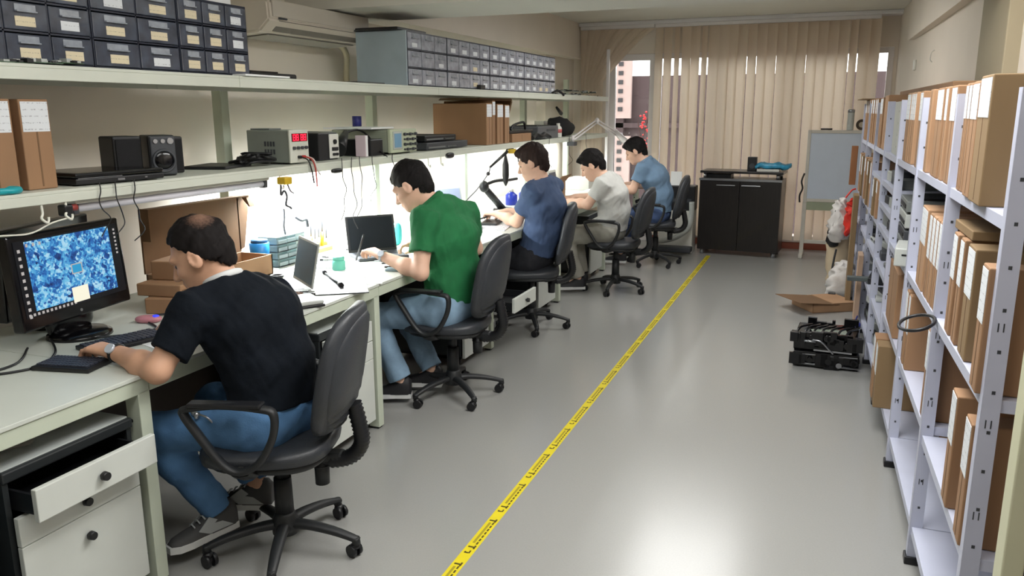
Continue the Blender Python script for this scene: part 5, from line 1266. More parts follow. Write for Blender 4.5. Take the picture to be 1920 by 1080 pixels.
for k, (x, y, z, lab) in enumerate(((-2.66, 6.78, ZB+.03, 'nearer royal blue solvent bottle standing before the man in navy'), (-2.6, 6.96, ZB+.03, 'second royal blue bottle, farther along, before the man in navy'))):
    t = thing('solvent_bottle', lab, 'bottle', (x, y, z), group='royal blue bottles'); M().lathe([(.05, 0), (.055, .005), (.055, .09), (.025, .115), (.018, .12)], (x, y, z), 18).build('body', BLUE2, t); M().lathe([(.02, .12), (.02, .145), (.008, .15)], (x, y, z), 14).build('cap', WHITEP, t)
flatbox('white_box', 'white box under the royal blue bottles', 'box', -2.72, -2.5, 6.66, 7.08, ZB, ZB+.03, WHITEP, .004)
for k, (x0, x1, y0, y1, h, lab) in enumerate(((-2.6, -2.38, 5.28, 5.5, .03, 'black meter lying left of the arm before the man in navy'), (-2.85, -2.62, 5.5, 5.85, .05, 'black tool case behind the papers of the man in navy'), (-2.5, -2.36, 5.62, 5.9, .02, 'black mat under the hands of the man in navy'))):
    flatbox('black_device', lab, 'device', x0, x1, y0, y1, ZB, ZB+h, BLACKP, .008, .2, 'black devices before the man in navy')
r = random.Random(11); m = M()
for k in range(5): m.tube(curvepts([(-2.6+r.uniform(-.2, .14), 5.45+r.uniform(-.15, .3), ZB+.012+r.uniform(0, .05)) for _ in range(7)], 6), .006, 6)
tag(m.build('cable_bundle', BLACKP, base=(-2.6, 5.5, ZB)), 'tangled black cables on the bench before the man in navy', 'cables')
# station of the man in pale grey
ct = thing('open_carton', 'small open carton with one flap up between the navy and grey shirt men', 'carton', (-2.4, 7.3, ZB))
m = M(); m.box(-2.62, -2.36, 7.14, 7.46, ZB, ZB+.2, .004); m.build('carton_base', CARD, ct); m = M(); m.prism([(-2.362, ZB+.2), (-2.354, ZB+.2), (-2.29, ZB+.27), (-2.298, ZB+.27)], 'y', 7.16, 7.44); m.build('flap', CARD, ct)
M().box(-2.61, -2.37, 7.15, 7.45, ZB+.2, ZB+.215).build('papers', PAPER, ct)
tb = thing('tablet_stand', 'white stand holding a dark grey tablet before the grey shirt man', 'tablet', (-2.6, 7.9, ZB)); M().box(-2.66, -2.64, 7.78, 8.06, ZB+.05, ZB+.27, .008, rot=(0, -.2, 0)).build('frame', WHITEP, tb); M().box(-2.638, -2.635, 7.82, 8.02, ZB+.085, ZB+.24, 0, rot=(0, -.2, 0), piv=(-2.65, 7.92, ZB+.16)).build('screen', mat('grey_screen', (84, 90, 104), .3), tb); M().box(-2.72, -2.5, 7.8, 8.04, ZB, ZB+.02, .004).build('foot', WHITEP, tb)
flatbox('white_machine', 'white machine bed on the bench before the grey shirt man', 'machine', -2.49, -2.25, 7.6, 8.0, ZB, ZB+.05, WHITEP, .008)
hm = thing('magnifier_lamp', 'white ring magnifier on a thin arm behind the man in navy', 'lamp', (-2.62, 7.3, 1.33))
M().tube(curvepts([(-2.55, 6.9, 1.33), (-2.52, 7.0, 1.24), (-2.52, 7.08, 1.1), (-2.52, 7.05, 1.0)]), .008, 6).build('arm', DARKGREY, hm); M().tube(curvepts([(-2.52, 6.9, 1.05), (-2.5, 7.1, 1.16), (-2.5, 7.25, 1.28)]), .01, 6).build('brace', PVC, hm); M().cyl((-2.5, 7.05, 1.02), (-2.5, 7.1, 1.18), .03, .026, 14).build('blue_grip', mat('slate_blue', (50, 70, 130), .4), hm)
flatbox('paper_stack', 'stack of white paper on the bench before the man in light blue', 'papers', -2.42, -2.2, 8.15, 8.5, ZB, ZB+.03, PAPER, .003)
flatbox('white_box', 'white box on the bench before the man in light blue', 'box', -2.75, -2.45, 8.6, 9.05, ZB, ZB+.12, WHITEP, .006)
# ---------------------------------------------------------------- slotted-angle rack along the right wall
def fx(y): return .4545-.0235*y          # front line of the rack
def bx(y): return fx(y)+.40
UY = [2.18, 3.035, 3.915, 4.785, 5.59, 6.40, 7.24, 7.95]
S1, S2 = 1.395, .945
rk = thing('shelving_rack', 'long white slotted angle rack full of cardboard boxes along the right wall', 'rack', (.6, 5, 0))
for y in UY:
    for back in (0, 1):
        x = fx(y) if not back else bx(y)
        s = 1 if not back else -1
        m = M()
        m.box(min(x, x+s*.004), max(x, x+s*.004), y, y+.04, .02, 1.70); m.box(min(x, x+s*.042), max(x, x+s*.042), y-.002, y+.002, .02, 1.70)
        u = m.build('upright', RACKM, rk)
        if not back:
            m = M(); z = .12
            while z < 1.68:
                m.box(x+.018, x+.026, y-.0026, y-.0019, z, z+.009); z += .105
            for z in (.32, .62, .87, 1.12): m.box(x+.012, x+.015, y-.0026, y-.0019, z, z+.022); m.box(x+.024, x+.027, y-.0026, y-.0019, z, z+.022)
            m.build('slots', DARKGREY, u)
        M().box(x-.012 if back else x-.008, x+.006 if back else x+.045, y-.012, y+.045, 0, .03, .004).build('foot', BLACKP, u)
def shelf(i, z, m_=None):
    y0, y1 = UY[i]+.003, UY[i+1]-.003; t = .032
    m = M()
    P = lambda y, d: fx(y)+d
    m.prism([(P(y0, .006), y0), (P(y0, .394), y0), (P(y1, .394), y1), (P(y1, .006), y1)], 'z', z-.004, z)
    m.prism([(P(y0, .006), y0), (P(y0, .009), y0), (P(y1, .009), y1), (P(y1, .006), y1)], 'z', z-t, z-.004)
    m.prism([(P(y0, .391), y0), (P(y0, .394), y0), (P(y1, .394), y1), (P(y1, .391), y1)], 'z', z-t, z-.004)
    for y in (y0, y1-.003): m.prism([(P(y, .009), y), (P(y, .391), y), (P(y, .391), y+.003), (P(y, .009), y+.003)], 'z', z-t, z-.004)
    return m.build('shelf', m_ or RACKM, rk)
for i in range(7):
    shelf(i, S1); shelf(i, S2); shelf(i, .15)
    if i < 3: shelf(i, (.51, .545, .55)[i])
    else: shelf(i, .72); shelf(i, .45)
for i in (3, 4): shelf(i, 1.22)
shelf(3, 1.08)
BG = 'cardboard boxes on the rack'
bayn = ['first', 'second', 'third', 'fourth', 'fifth', 'sixth', 'seventh']
def rb(z, y0, y1, h, lab, d=.385, out=.0, lh=.3, m_=None, lm=None):
    y = (y0+y1)/2; x0 = fx(y)-out+.008
    return slab(lab, x0, x0+d, y0, y1, z+.001, z+h, -1, BG, lh, m_, lm)
CARD2 = mat('cardboard_olive', (134, 110, 78), .8, var=.08, scale=5, stretch=(1, 1, .2))
CARD3 = mat('cardboard_pale', (166, 130, 98), .8, var=.08, scale=5, stretch=(1, 1, .2))
# top shelf
rb(S1, 2.40, 2.455, .345, 'slim carton leaning on the big end carton, top rack shelf nearest the camera', m_=CARD2, out=.012, lh=0) if False else None
rb(S1, 2.44, 2.62, .345, 'big labelled carton nearest the camera on the top rack shelf', m_=CARD2, out=.02, d=.40)
rb(S1, 2.655, 2.765, .335, 'second carton from the camera on the top rack shelf', out=.012)
for k, (a, b) in enumerate(((2.80, 2.845), (2.85, 2.90), (2.905, 2.955))): rb(S1, a, b, .335, ('third', 'fourth', 'fifth')[k]+' carton from the camera on top rack shelf, slim, first bay')
for k, (a, b, h) in enumerate(((3.11, 3.24, .335), (3.295, 3.36, .335), (3.39, 3.585, .335), (3.70, 3.79, .335))): rb(S1, a, b, h, nth[k]+' carton in the second bay of the top rack shelf', lh=.33 if k < 3 else 0, m_=CARD3 if k % 2 else CARD)
o = flatbox('metal_plate', 'pale metal plate standing in the second bay of the top rack shelf', 'plate', fx(3.85)+.02, fx(3.85)+.36, 3.83, 3.855, S1+.001, S1+.29, LGREYP, .002)
for k, (a, b) in enumerate(((3.99, 4.10), (4.23, 4.29), (4.295, 4.36), (4.365, 4.43), (4.44, 4.62))): rb(S1, a, b, .335, nth[k]+' carton in the third bay of the top rack shelf', lh=.36, m_=CARD3 if k % 2 else CARD)
mp_ = thing('perforated_plate', 'grey perforated metal plate leaning in the fourth bay of the top shelf', 'plate', (fx(5.2)+.05, 5.2, S1))
M().box(fx(5.2)+.02, fx(5.2)+.05, 5.0, 5.4, S1+.001, S1+.30, .003).build('plate', LGREYP, mp_)
m = M()
for k in range(4): m.cyl((fx(5.2)+.0195, 5.06, S1+.05+.065*k), (fx(5.2)+.021, 5.06, S1+.05+.065*k), .006, n=8)
m.build('holes', DARKGREY, mp_)
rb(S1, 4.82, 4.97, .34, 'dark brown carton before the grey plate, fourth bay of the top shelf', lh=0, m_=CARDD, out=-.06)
rb(S1, 5.64, 5.98, .345, 'wide pale carton in the fifth bay of the top rack shelf', lh=.45, m_=CARD3, lm=CARD3)
rb(S1, 6.02, 6.32, .335, 'second carton in the fifth bay of the top rack shelf', lh=.3)
for k, (a, b) in enumerate(((6.46, 6.6), (6.62, 6.74), (6.8, 6.98), (7.02, 7.18))): rb(S1, a, b, .335, nth[k]+' carton in the sixth bay of the top rack shelf', m_=CARD3 if k % 2 else CARD)
for k, (a, b) in enumerate(((7.28, 7.42), (7.46, 7.6), (7.65, 7.88))): rb(S1, a, b, .335, nth[k]+' carton in the seventh bay of the top rack shelf', m_=CARD if k % 2 else CARD3)
o = flatbox('carton_stack', 'long flat brown carton lying across the box tops at the back of the rack', 'carton', .45, .72, 4.0, 6.2, S1+.347, S1+.375, CARDD, .004, .0235)
o = flatbox('cardboard_sheet', 'cardboard sheet sticking out over the farthest boxes of the top shelf', 'cardboard', fx(7.7)-.06, fx(7.7)+.3, 7.3, 7.95, S1+.337, S1+.345, CARD2, .002, .0235)
# second shelf
rb(S2, 2.215, 2.30, .325, 'slim labelled carton nearest the camera on the second rack shelf', out=.02, lh=.42)
rb(S2, 2.50, 2.625, .325, 'big labelled carton showing its wide side, second rack shelf, first bay', out=.0, lh=.42, m_=CARD2)
rb(S2, 2.675, 2.75, .325, 'third carton from the camera on the second rack shelf', lh=.42); rb(S2, 2.79, 2.875, .325, 'fourth carton from the camera on the second rack shelf', lh=.42)
flatbox('carton_flap', 'flat brown carton lying on the cartons of the second rack shelf, first bay', 'carton', fx(2.8)+.02, fx(2.8)+.37, 2.66, 2.96, S2+.327, S2+.355, CARD2, .003, .0235)
for k, (a, b) in enumerate(((3.10, 3.17), (3.18, 3.25), (3.26, 3.335), (3.345, 3.42), (3.46, 3.66))): rb(S2, a, b, .32 if k < 4 else .325, nth[k]+' carton in the second bay of the second rack shelf', lh=.5 if k < 4 else .42, m_=CARD if k % 2 else CARD3)
DEV = [GREYP, DARKGREY, LGREYP, BLACKP]
z = S2+.001
for k in range(4):
    h = (.07, .06, .08, .065)[k]
    t = thing('old_device', nth[k]+' grey device from the bottom of the stack in the third rack bay', 'device', (fx(4.55)+.2, 4.5, z), -.0235*0, 'stacked grey devices in the third rack bay')
    M().box(fx(4.5)+.03, fx(4.5)+.35, 4.36, 4.74, z, z+h-.012, .004).build('casing', DEV[k % 3], t)
    m = M(); m.box(fx(4.5)+.026, fx(4.5)+.031, 4.40, 4.68, z+.015, z+.034); m.box(fx(4.5)+.1, fx(4.5)+.3, 4.42, 4.7, z+h-.012, z+h); m.build('front_slot', BLACKP, t); z += h
vc = thing('video_recorder', 'pale grey device overhanging the second shelf edge in the third bay', 'device', (fx(4.15)+.06, 4.14, S2))
T = Matrix.Translation((fx(4.1)+.02, 4.1, S2+.001)) @ Matrix.Rotation(-.12, 4, 'Z')
m = M(); m.box(-.05, .16, -.1, .17, 0, .085, .006); m.xf(T); m.build('casing', LGREYP, vc); m = M(); m.box(-.02, .10, -.1015, -.099, .05, .058); m.xf(T); m.build('front_slot', BLACKP, vc)
for i, (za, nn) in enumerate(((1.221, 3), (1.081, 3), (S2+.001, 3))):
    for k in range(nn):
        y = 4.86+.24*k; flatbox('small_device', f'{("upper", "middle", "lower")[i]} shelf device number {nth[k]} from the camera in the fourth rack bay' if False else f'{nth[k]} grey part from the camera on the {("upper", "middle", "lower")[i]} level of the fourth rack bay', 'device', fx(y)+.03, fx(y)+.3, y, y+.19, za, za+(.05, .08, .06)[(k+i) % 3], DEV[(k+i) % 4], .005, .05*k, 'grey parts in the fourth rack bay')
for k, (a, b) in enumerate(((5.63, 5.74), (5.76, 5.9), (5.93, 6.05), (6.1, 6.3), (6.44, 6.56), (6.6, 6.75), (6.8, 7.0), (7.05, 7.2), (7.3, 7.45), (7.5, 7.66), (7.7, 7.9))):
    rb(S2 if k > 3 else S2, a, b, (.25 if k < 4 else .33), nth[k]+' carton from the camera in the far half of the second rack shelf', m_=(CARD, CARD3, CARD2)[k % 3], lh=.3 if k % 2 else .45, out=.01*(k % 3))
# below the second shelf
rb(.51, 2.235, 2.325, .345, 'slim labelled carton nearest the camera on the third rack shelf', out=.01, lh=.42); rb(.51, 2.455, 2.545, .345, 'second slim labelled carton on the third rack shelf, first bay', out=.01, lh=.42)
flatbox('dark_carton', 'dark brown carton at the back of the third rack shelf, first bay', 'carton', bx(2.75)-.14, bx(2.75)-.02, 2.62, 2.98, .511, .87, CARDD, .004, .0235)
rb(.545, 3.70, 3.76, .33, 'tall pale carton slab in the second bay of the third rack shelf', lh=.5); rb(.545, 3.79, 3.86, .33, 'second tall carton slab beside it, touching the rack upright', lh=.5)
rb(.545, 3.085, 3.17, .33, 'slim carton beside the near upright in the second bay, third shelf', lh=.42)
rb(.55, 4.20, 4.70, .32, 'wide plain brown carton in the third bay of the third rack shelf', lh=0, out=.0)
rb(.55, 3.96, 4.02, .3, 'slim pale carton by the upright in the third bay, third shelf', lh=.6)
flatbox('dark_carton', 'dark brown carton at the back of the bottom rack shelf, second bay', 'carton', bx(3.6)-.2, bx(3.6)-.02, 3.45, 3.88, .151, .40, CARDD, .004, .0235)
rb(.15, 4.30, 4.42, .33, 'brown carton with printed label standing on the bottom rack shelf', out=.05, lh=.45, m_=CARD2); rb(.15, 4.45, 4.58, .33, 'second brown carton behind it on the bottom rack shelf', out=.05, lh=.45)
rr = random.Random(21)
for i, (z, name) in enumerate(((.721, 'third'), (.451, 'fourth'), (.151, 'bottom'))):
    for k in range(4):
        y = 4.9+.55*k; h = rr.uniform(.05, .14)
        t = thing('scrap_device', f'{nth[k]} heap of grey electronics from the camera on the {name} far rack shelf', 'electronics', (fx(y)+.15, y+.18, z), rr.uniform(-.15, .15), 'heaps of old electronics on the far rack shelves')
        M().box(-.12, .16, -.17, .17, 0, h*.45, .006).build('casing', DEV[(k+i) % 4], t, local=True); M().box(-.09, .12, -.12, .15, h*.45, h*.8, .006, rot=(0, 0, .2)).build('lid', DEV[(k+i+1) % 4], t, local=True)
        m = M(); m.box(-.121, -.118, -.12, -.02, .01, h*.4); m.box(-.121, -.118, .03, .12, .012, h*.35); m.build('front_slot', BLACKP if (k+i) % 4 != 3 else LGREYP, t, local=True)
# things leaning and hanging at the far end of the rack
o = M().cyl((.262, 6.3, .42), (.2, 8.02, 1.32), .011, n=8).build('wooden_lath', mat('pale_lath', (206, 190, 166), .6), base=(.23, 7.2, .6)) if False else None
o = flatbox('brown_board', 'brown board standing upright against the far rack bays', 'board', fx(6.3)-.045, fx(6.3)-.012, 6.22, 6.42, .12, .62, mat('brown_board', (176, 148, 126), .7), .003)
o = flatbox('brown_board', 'tall brown slab standing before the rack below the red bag', 'board', fx(7.3)-.06, fx(7.3)-.02, 7.15, 7.4, .02, .96, CARD2, .003)
o = flatbox('brown_folder', 'orange brown folder hanging out of the far end of the rack', 'folder', fx(7.9)-.075, fx(7.9)-.02, 7.96, 8.02, .98, 1.33, mat('orange_brown', (140, 92, 56), .6), .003)
bg = thing('plastic_bag', 'white and red plastic bag hanging at the far end of the rack', 'bag', (.17, 7.9, .62))
def crumple(p):
    k = .5-p.z/.5
    w = .016*math.sin(p.y*60+p.z*40)+.010*math.sin(p.z*95+p.x*80); return V((p.x*(.4+.85*k)+w, p.y*(.45+.75*k)+.014*math.sin(p.x*70+p.z*45), p.z+.012*math.sin(p.x*60+p.y*50)))
BAGW = mat('white_bag', (226, 222, 218), .35, bump=.8, bscale=25, trans=.15); BAGR = mat('red_bag', (220, 52, 40), .35, bump=.8, bscale=25)
M().sup((.14, 7.9, .66), (.1, .09, .2), .9, .9, 20, 24, crumple).build('white_bag', BAGW, bg); M().sup((.222, 7.83, .70), (.042, .05, .17), .9, .9, 20, 20, crumple).build('red_bag', BAGR, bg)
M().tube(curvepts([(.16, 7.9, .84), (.22, 7.92, .93), (.255, 7.95, .945)]), .008, 6).build('bag_handle', BAGR, bg)
bk_ = thing('backpack', 'dark bag and rags piled under the white bag by the rack', 'bag', (.16, 8.05, 0))
M().sup((.1, 8.05, .47), (.06, .08, .09), .8, .8, 12, 18, lambda p: p+V((.008*math.sin(p.z*70), 0, 0))).build('dark_pouch', BLACKP, bk_); M().sup((.16, 8.1, .26), (.11, .1, .26), .7, .8, 14, 18, lambda p: p+V((.02*math.sin(p.z*35), .01*math.sin(p.z*50), 0))).build('cloth', mat('beige_cloth', (196, 178, 150), .9, bump=.5, bscale=30), bk_)
wb = thing('plastic_sack', 'white plastic sack standing on the floor beside the far rack', 'sack', (.21, 7.55, 0)); M().sup((.21, 7.55, .17), (.13, .12, .17), .7, .75, 24, 30, lambda p: V((p.x*(1-.25*p.z/.17)+.014*math.sin(p.z*60+p.y*40)+.008*math.sin(p.z*110+p.x*60), p.y+.012*math.sin(p.z*50+p.x*70), p.z+.03*p.x+.008*math.sin(p.x*60+p.y*40)))).build('sack', BAGW, wb)
M().tube(curvepts([(.1, 7.62, .02), (.11, 7.66, .25), (.13, 7.7, .42)]), .009, 6).build('black_strap', BLACKP, wb)
# open carton and sheet on the floor
fc = thing('floor_carton', 'flat open brown carton lying on the floor beside the far rack', 'carton', (.06, 7.15, 0), .55)
L = dict(local=True); m = M(); t_ = .006
m.box(-.2, .2, -.17, .17, 0, t_); m.box(-.2, -.2+t_, -.17, .17, 0, .075); m.box(.2-t_, .2, -.17, .17, 0, .075); m.box(-.2, .2, -.17, -.17+t_, 0, .075); m.box(-.2, .2, .17-t_, .17, 0, .075); m.box(-.02, .2, -.17, .17, .07, .077); m.build('carton', CARD3, fc, **L)
m = M(); m.box(-.36, .02, -.20, .16, .082, .087, 0, (0, .1, .1)); m.build('lid_sheet', CARDD, fc, **L)
o = flatbox('black_case', 'dark flat tray with a black block behind the floor carton', 'tray', .05, .32, 7.3, 7.46, .0, .03, DARKGREY, .004); M().box(.09-.185, .15-.185, -.03, .03, .03, .085, .004).build('block', BLACKP, o, local=True)
o = M().lathe([(.04, 0), (.042, .004), (.042, .13), (.04, .134)], (.27, 6.15, .0), 18).build('blue_roll', mat('navy_roll', (30, 40, 130), .4), base=(.27, 6.15, 0)); o.location.z = .0; tag(o, 'dark blue roll standing on the floor against the rack', 'roll')
o = M().box(.19, .42, 6.05, 6.11, .462, .492, .004).build('grey_bar', mat('grey_bar', (84, 92, 92), .5), base=(.3, 6.08, .462)); tag(o, 'grey bar sticking out of the rack above the blue roll', 'bar')
# heap of black machine parts on the floor
mh = thing('machine_parts', 'lower of the two black machine assemblies piled on the floor', 'machine', (.08, 5.6, 0), .02)
L = dict(local=True)
def gear(seed, z0, h, m):
    r = random.Random(seed)
    for k in range(16):
        x = -.2+.4*r.random(); y = r.choice((-.235, -.2, .2)); w = r.uniform(.01, .05); m.box(x-w, x+w, y-.012, y+.012, z0+r.uniform(0, h*.5), z0+h*r.uniform(.6, 1.05), .002)
    for k in range(4): x = r.uniform(-.18, .18); m.cyl((x, -.25, z0+h*.5), (x, -.215, z0+h*.5), r.uniform(.012, .022), n=12)
m = M(); m.box(-.2, .2, -.22, .22, .004, .105, .006); gear(1, .0, .11, m); m.build('casing', BLACKG, mh, **L)
m = M(); m.cyl((-.2, -.235, .03), (.2, -.24, .022), .007, n=8); m.cyl((.08, -.25, .035), (.08, -.23, .035), .018, n=12); m.box(-.19, .19, -.226, -.222, .085, .092); m.build('rods', STEEL, mh, **L)
mu_ = thing('machine_parts', 'upper black machine assembly with silver levers, on top of the floor pile', 'machine', (.08, 5.6, .112), -.06)
m = M(); m.box(-.19, .2, -.2, .2, 0, .085, .006, rot=(0, -.03, 0)); gear(2, 0, .12, m); gear(3, .05, .09, m)
for k in range(7): m.tube(curvepts([(-.18+.05*k, -.2, .095), (-.16+.05*k, -.12, .125), (-.12+.05*k, -.02, .12), (-.1+.05*k, .1, .1)], 4), .008, 6)
m.build('casing', BLACKG, mu_, **L)
m = M(); m.tube(curvepts([(-.07, -.245, .08), (-.02, -.25, .075), (.03, -.25, .03), (.06, -.25, .0)], 5), .006, 6); m.box(-.06, .17, -.245, -.241, .008, .018); m.cyl((-.12, -.25, .07), (-.05, -.25, .07), .008, n=8); m.build('levers', STEEL, mu_, **L)
m = M(); m.box(-.08, .14, -.2, -.06, .10, .103, 0, (.12, 0, .25)); m.build('paper', mat('pale_green_paper', (176, 186, 172), .7), mu_, **L)
cable('floor_cable', 'thin blue cord beside the black machine pile', [(.26, 5.75, .2), (.27, 5.85, .16), (.26, 5.95, .17), (.28, 6.05, .21)], .006, mat('blue_cord', (30, 40, 110), .5))
# black cable loop on the rack
o = M().tube([(fx(3.0)-.055+.055*math.cos(a), 3.0+.10*math.sin(a), .93+.018*math.cos(a)) for a in np.linspace(0, 2*PI, 28, endpoint=False)], .006, 6, True).build('cable_loop', BLACKP, base=(fx(3.0)-.05, 3.0, .93)); tag(o, 'black cable loop hooked on the second rack upright', 'cable')

# ---------------------------------------------------------------- whiteboard on its stand
wbt = thing('whiteboard', 'white flip chart board on a stand before the blinds', 'whiteboard', (.1, 9.72, 0), -.02)
WBF = mat('whiteboard_frame', (200, 196, 186), .4); WBS = mat('whiteboard_surface', (198, 208, 222), .25, var=.02)
L = dict(local=True)
M().box(-.30, .34, -.012, .012, .66, 1.40, .003).build('board', WBS, wbt, **L)
m = M(); m.box(-.33, -.295, -.022, .022, .62, 1.43, .004); m.box(.335, .37, -.022, .022, .62, 1.43, .004); m.box(-.295, .335, -.022, .022, 1.395, 1.43, .004); m.box(-.295, .335, -.022, .022, .63, .665, .004); m.build('frame', WBF, wbt, **L)
for x in (-.312, .352):
    M().box(x-.022, x+.022, -.02, .02, .03, .62, .004).box(x-.022, x+.022, -.2, .2, .0, .04, .006).build('leg', WBF, wbt, **L)
M().box(-.29, .33, -.015, .015, .15, .19, .003).build('crossbar', WBF, wbt, **L); M().box(-.29, .33, -.016, -.004, .535, .628, .002).build('apron_panel', mat('pale_green_panel', (150, 158, 134), .5), wbt, **L)
o = M().tube(curvepts([(-.235, 9.70, .95), (-.26, 9.69, .86), (-.245, 9.69, .78), (-.27, 9.69, .7), (-.265, 9.69, .62)]), .01, 6).build('hanging_strap', BLACKP, base=(-.25, 9.7, .95)); tag(o, 'black strap hanging on the left post of the whiteboard', 'strap')
cy = thing('tin_can', 'tall silver tin standing on the top edge of the whiteboard', 'tin', (.2, 9.72, 1.431)); M().lathe([(.034, 0), (.035, .004), (.035, .2), (.033, .204)], (.2, 9.72, 1.431), 20).build('body', LGREYP, cy); M().lathe([(.037, .19), (.037, .22), (.02, .225)], (.2, 9.72, 1.431), 20).build('lid', STEEL, cy)
ck = thing('alarm_clock', 'small round dark clock beside the silver tin on the whiteboard', 'clock', (.315, 9.72, 1.431)); M().cyl((.315, 9.70, 1.49), (.315, 9.74, 1.49), .058, n=24).build('case', mat('bronze_dark', (70, 60, 48), .35, metal=.4), ck); M().cyl((.315, 9.697, 1.49), (.315, 9.701, 1.49), .03, n=20).build('dial', mat('clock_dial', (170, 160, 140), .4), ck)
o = M().cyl((-.1, 9.72, 1.441), (.02, 9.72, 1.441), .009, n=8).build('marker_pen', BLACKP, base=(-.04, 9.72, 1.431)); tag(o, 'black marker pen on the top edge of the whiteboard', 'pen')

# ---------------------------------------------------------------- dark two-door cabinet
WENGE = mat('dark_wenge', (28, 24, 23), .35, var=.35, scale=6, stretch=(12, 12, .6), coat=.2)
db = thing('cabinet', 'dark brown two door cabinet standing before the blinds', 'cabinet', (-.9, 9.62, 0), -.07)
L = dict(local=True); w = .455
m = M(); m.box(-w, -w+.02, -.16, .2, .055, .865); m.box(w-.02, w, -.16, .2, .055, .865); m.box(-w, w, .185, .2, .055, .865); m.box(-w, w, -.16, .2, .055, .075); m.box(-w+.0, w, -.185, .2, .865, .885); m.build('carcass', WENGE, db, **L)
M().box(-w-.005, w+.005, -.19, -.184, .862, .888).build('edge_strip', STEEL, db, **L)
for s in (-1, 1):
    a, b = (-w+.002, -.002) if s < 0 else (.002, w-.002)
    d = M().box(a, b, -.18, -.161, .06, .86, .002).build('door', WENGE, db, **L)
    c_ = -.16 if s < 0 else .12
    m = M(); m.box(c_-.10, c_+.11, -.2, -.192, .805, .817, .002); m.box(c_-.09, c_-.08, -.193, -.18, .807, .815); m.box(c_+.09, c_+.1, -.193, -.18, .807, .815); m.build('door_handle', STEEL, d, **L)
for x in (-w+.05, w-.05):
    for y in (-.13, .16): M().cyl((x, y, 0), (x, y, .056), .024, n=14).build('foot', STEEL, db, **L)
for x in (-w+.05, w-.05):
    for y in (-.12, .15): M().cyl((x, y, .885), (x, y, .945), .02, n=14).build('riser', STEEL, db, **L)
M().box(-w-.0, w+.01, -.18, .2, .945, .972, .003).build('top_board', WENGE, db, **L)
o = M().box(-.3, .0, -.1, .1, 0, .045, .004).build('black_player', BLACKP); o.location = (-1.02, 9.62, .886); o.rotation_euler = (0, 0, -.07); tag(o, 'black flat box in the gap under the cabinet top', 'box')
sp = thing('small_speaker', 'small black speaker standing on the dark cabinet', 'speaker', (-.8, 9.58, .973)); M().box(-.85, -.75, 9.53, 9.64, .973, 1.13, .005).build('enclosure', BLACKP, sp); M().cyl((-.8, 9.528, 1.03), (-.8, 9.5295, 1.03), .03, n=16).build('cone', DARKGREY, sp)
bb = thing('blue_package', 'turquoise blue wrapped package lying on the dark cabinet', 'package', (-.56, 9.56, .973)); M().box(-.74, -.5, 9.48, 9.66, .973, 1.0, .004).build('white_box', WHITEP, bb); M().sup((-.57, 9.57, 1.032), (.2, .1, .032), .5, .6, 14, 24, lambda p: p+V((0, 0, .012*math.sin(p.x*38)+.006*math.sin(p.y*60+p.x*90)))).build('blue_wrap', mat('turquoise_film', (54, 150, 190), .25, var=.3, scale=18, bump=.7, bscale=40), bb)
# white curved appliance left of the cabinet
wa = thing('chair_frame', 'white curved plastic stand between the far chair and the dark cabinet', 'stand', (-1.42, 9.3, 0))
m = M(); m.tube(curvepts([(-1.42, 9.3, .62), (-1.42, 9.3, .42), (-1.46, 9.28, .3), (-1.6, 9.26, .2), (-1.8, 9.25, .15)]), .03, 8, flat=((0, 1, 0), 1.8)); m.build('frame', LGREYP, wa)
M().box(-1.85, -1.4, 9.2, 9.36, .04, .1, .01).build('foot_bar', DARKGREY, wa)
pt_ = thing('printer', 'black printer with white paper on the white case left of the dark cabinet', 'printer', (-1.57, 9.55, .5))
M().box(-1.72, -1.41, 9.44, 9.66, .502, .79, .012).build('casing', BLACKP, pt_); M().box(-1.71, -1.58, 9.5, 9.52, .785, .95, .002, rot=(-.15, 0, 0)).build('paper_tray', PAPER, pt_); M().box(-1.68, -1.45, 9.436, 9.446, .6, .64).build('front_slot', DARKGREY, pt_)
o = M().box(-1.82, -1.42, 9.42, 9.7, .0, .5, .006).build('white_case', WHITEP, base=(-1.62, 9.55, 0)); tag(o, 'white case on the floor left of the dark cabinet', 'case')
hk_ = M().box(-2.05, -1.72, 9.4, 9.58, .72, .785, .01).build('printer', DARKGREY) if False else None
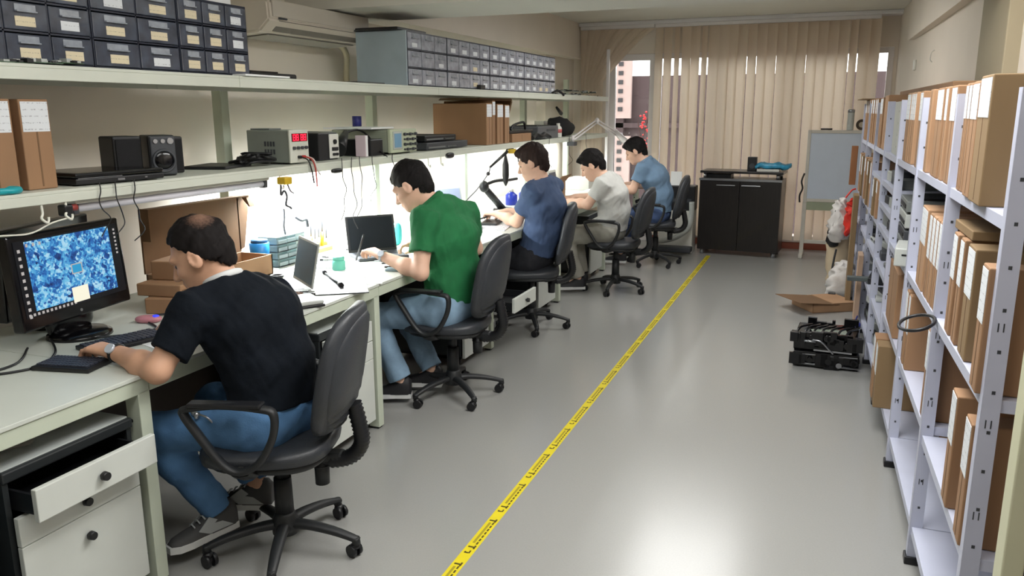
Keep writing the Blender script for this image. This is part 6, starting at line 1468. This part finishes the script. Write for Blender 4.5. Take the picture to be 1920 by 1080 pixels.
# ---------------------------------------------------------------- light
def area(name, loc, rot, sx, sy, e, col=(1, 1, 1)):
    l = bpy.data.lights.new(name, 'AREA'); l.shape = 'RECTANGLE'; l.size = sx; l.size_y = sy; l.energy = e; l.color = col
    o = bpy.data.objects.new(name, l); C.objects.link(o); o.location = loc; o.rotation_euler = rot; return o
for k, (x, y0, y1) in enumerate(LAMPS):
    area('tube_light', (x, (y0+y1)/2, 1.29), (0, math.radians(4), 0), .05, y1-y0-.1, (85, 12, 14, 15)[k], (.96, 1, 1))
CEILL = mat('ceiling_lamp_diffuser', (255, 255, 250), .5, emit=(255, 253, 246), estr=1)
for k, (x, y) in enumerate(((-.9, .9), (-.15, 2.9), (-1.0, 6.9))):
    f = thing('ceiling_lamp', ('white ceiling lamp on the ceiling behind the camera', 'white ceiling lamp on the ceiling above the nearest bench', 'white ceiling lamp behind the cross beam over the aisle')[k], 'lamp', (x, y, 2.71), group='ceiling lamps')
    M().box(x-.5, x+.5, y-.9, y+.9, 2.66, 2.71, .005).build('housing', WHITEP, f); M().box(x-.48, x+.48, y-.88, y+.88, 2.652, 2.661).build('diffuser', CEILL, f)
    area('ceiling_light', (x, y, 2.645), (0, 0, 0), .96, 1.76, (24, 62, 34)[k], (1, .995, .98))
w = bpy.data.worlds.new('world'); bpy.context.scene.world = w; w.use_nodes = True
nt = w.node_tree; bg = nt.nodes['Background']
sky = nt.nodes.new('ShaderNodeTexSky'); sky.sky_type = 'HOSEK_WILKIE'; sky.turbidity = 8; sky.sun_direction = (.35, -.6, .7)
mx = nt.nodes.new('ShaderNodeMix'); mx.data_type = 'RGBA'; mx.inputs['Factor'].default_value = .75
nt.links.new(sky.outputs[0], mx.inputs['A']); mx.inputs['B'].default_value = (1.0, .97, .93, 1)
nt.links.new(mx.outputs['Result'], bg.inputs['Color']); bg.inputs['Strength'].default_value = 4.5
sun = bpy.data.lights.new('sun', 'SUN'); sun.energy = 6; sun.angle = .03; sun.color = (1, .95, .88)
so = bpy.data.objects.new('sun', sun); C.objects.link(so); so.rotation_euler = V((.25, -.62, -1)).to_track_quat('-Z', 'Y').to_euler()
# ---------------------------------------------------------------- camera
cam = bpy.data.cameras.new('camera'); co = bpy.data.objects.new('camera', cam); C.objects.link(co)
cam.sensor_width = 36; cam.lens = 36*1498/1920; cam.clip_start = .05
# room axes seen from the camera (x right, y down, z forward): rows are room X, Y, Z
R = ((0.93135272, 0.07549025, -0.35620687), (0.36410073, -0.20268274, 0.90903815), (-0.00357347, -0.97633034, -0.21625517))
co.matrix_world = Matrix(((R[0][0], -R[0][1], -R[0][2], 0), (R[1][0], -R[1][1], -R[1][2], 0), (R[2][0], -R[2][1], -R[2][2], 1.65), (0, 0, 0, 1)))
sc = bpy.context.scene; sc.camera = co
sc.view_settings.view_transform = 'Standard'; sc.view_settings.look = 'None'; sc.view_settings.gamma = 1; sc.view_settings.use_curve_mapping = False
sc.view_settings.exposure = 0.15
sc.cycles.use_denoising = True
sc.cycles.max_bounces = 8
sc.cycles.sample_clamp_indirect = 6
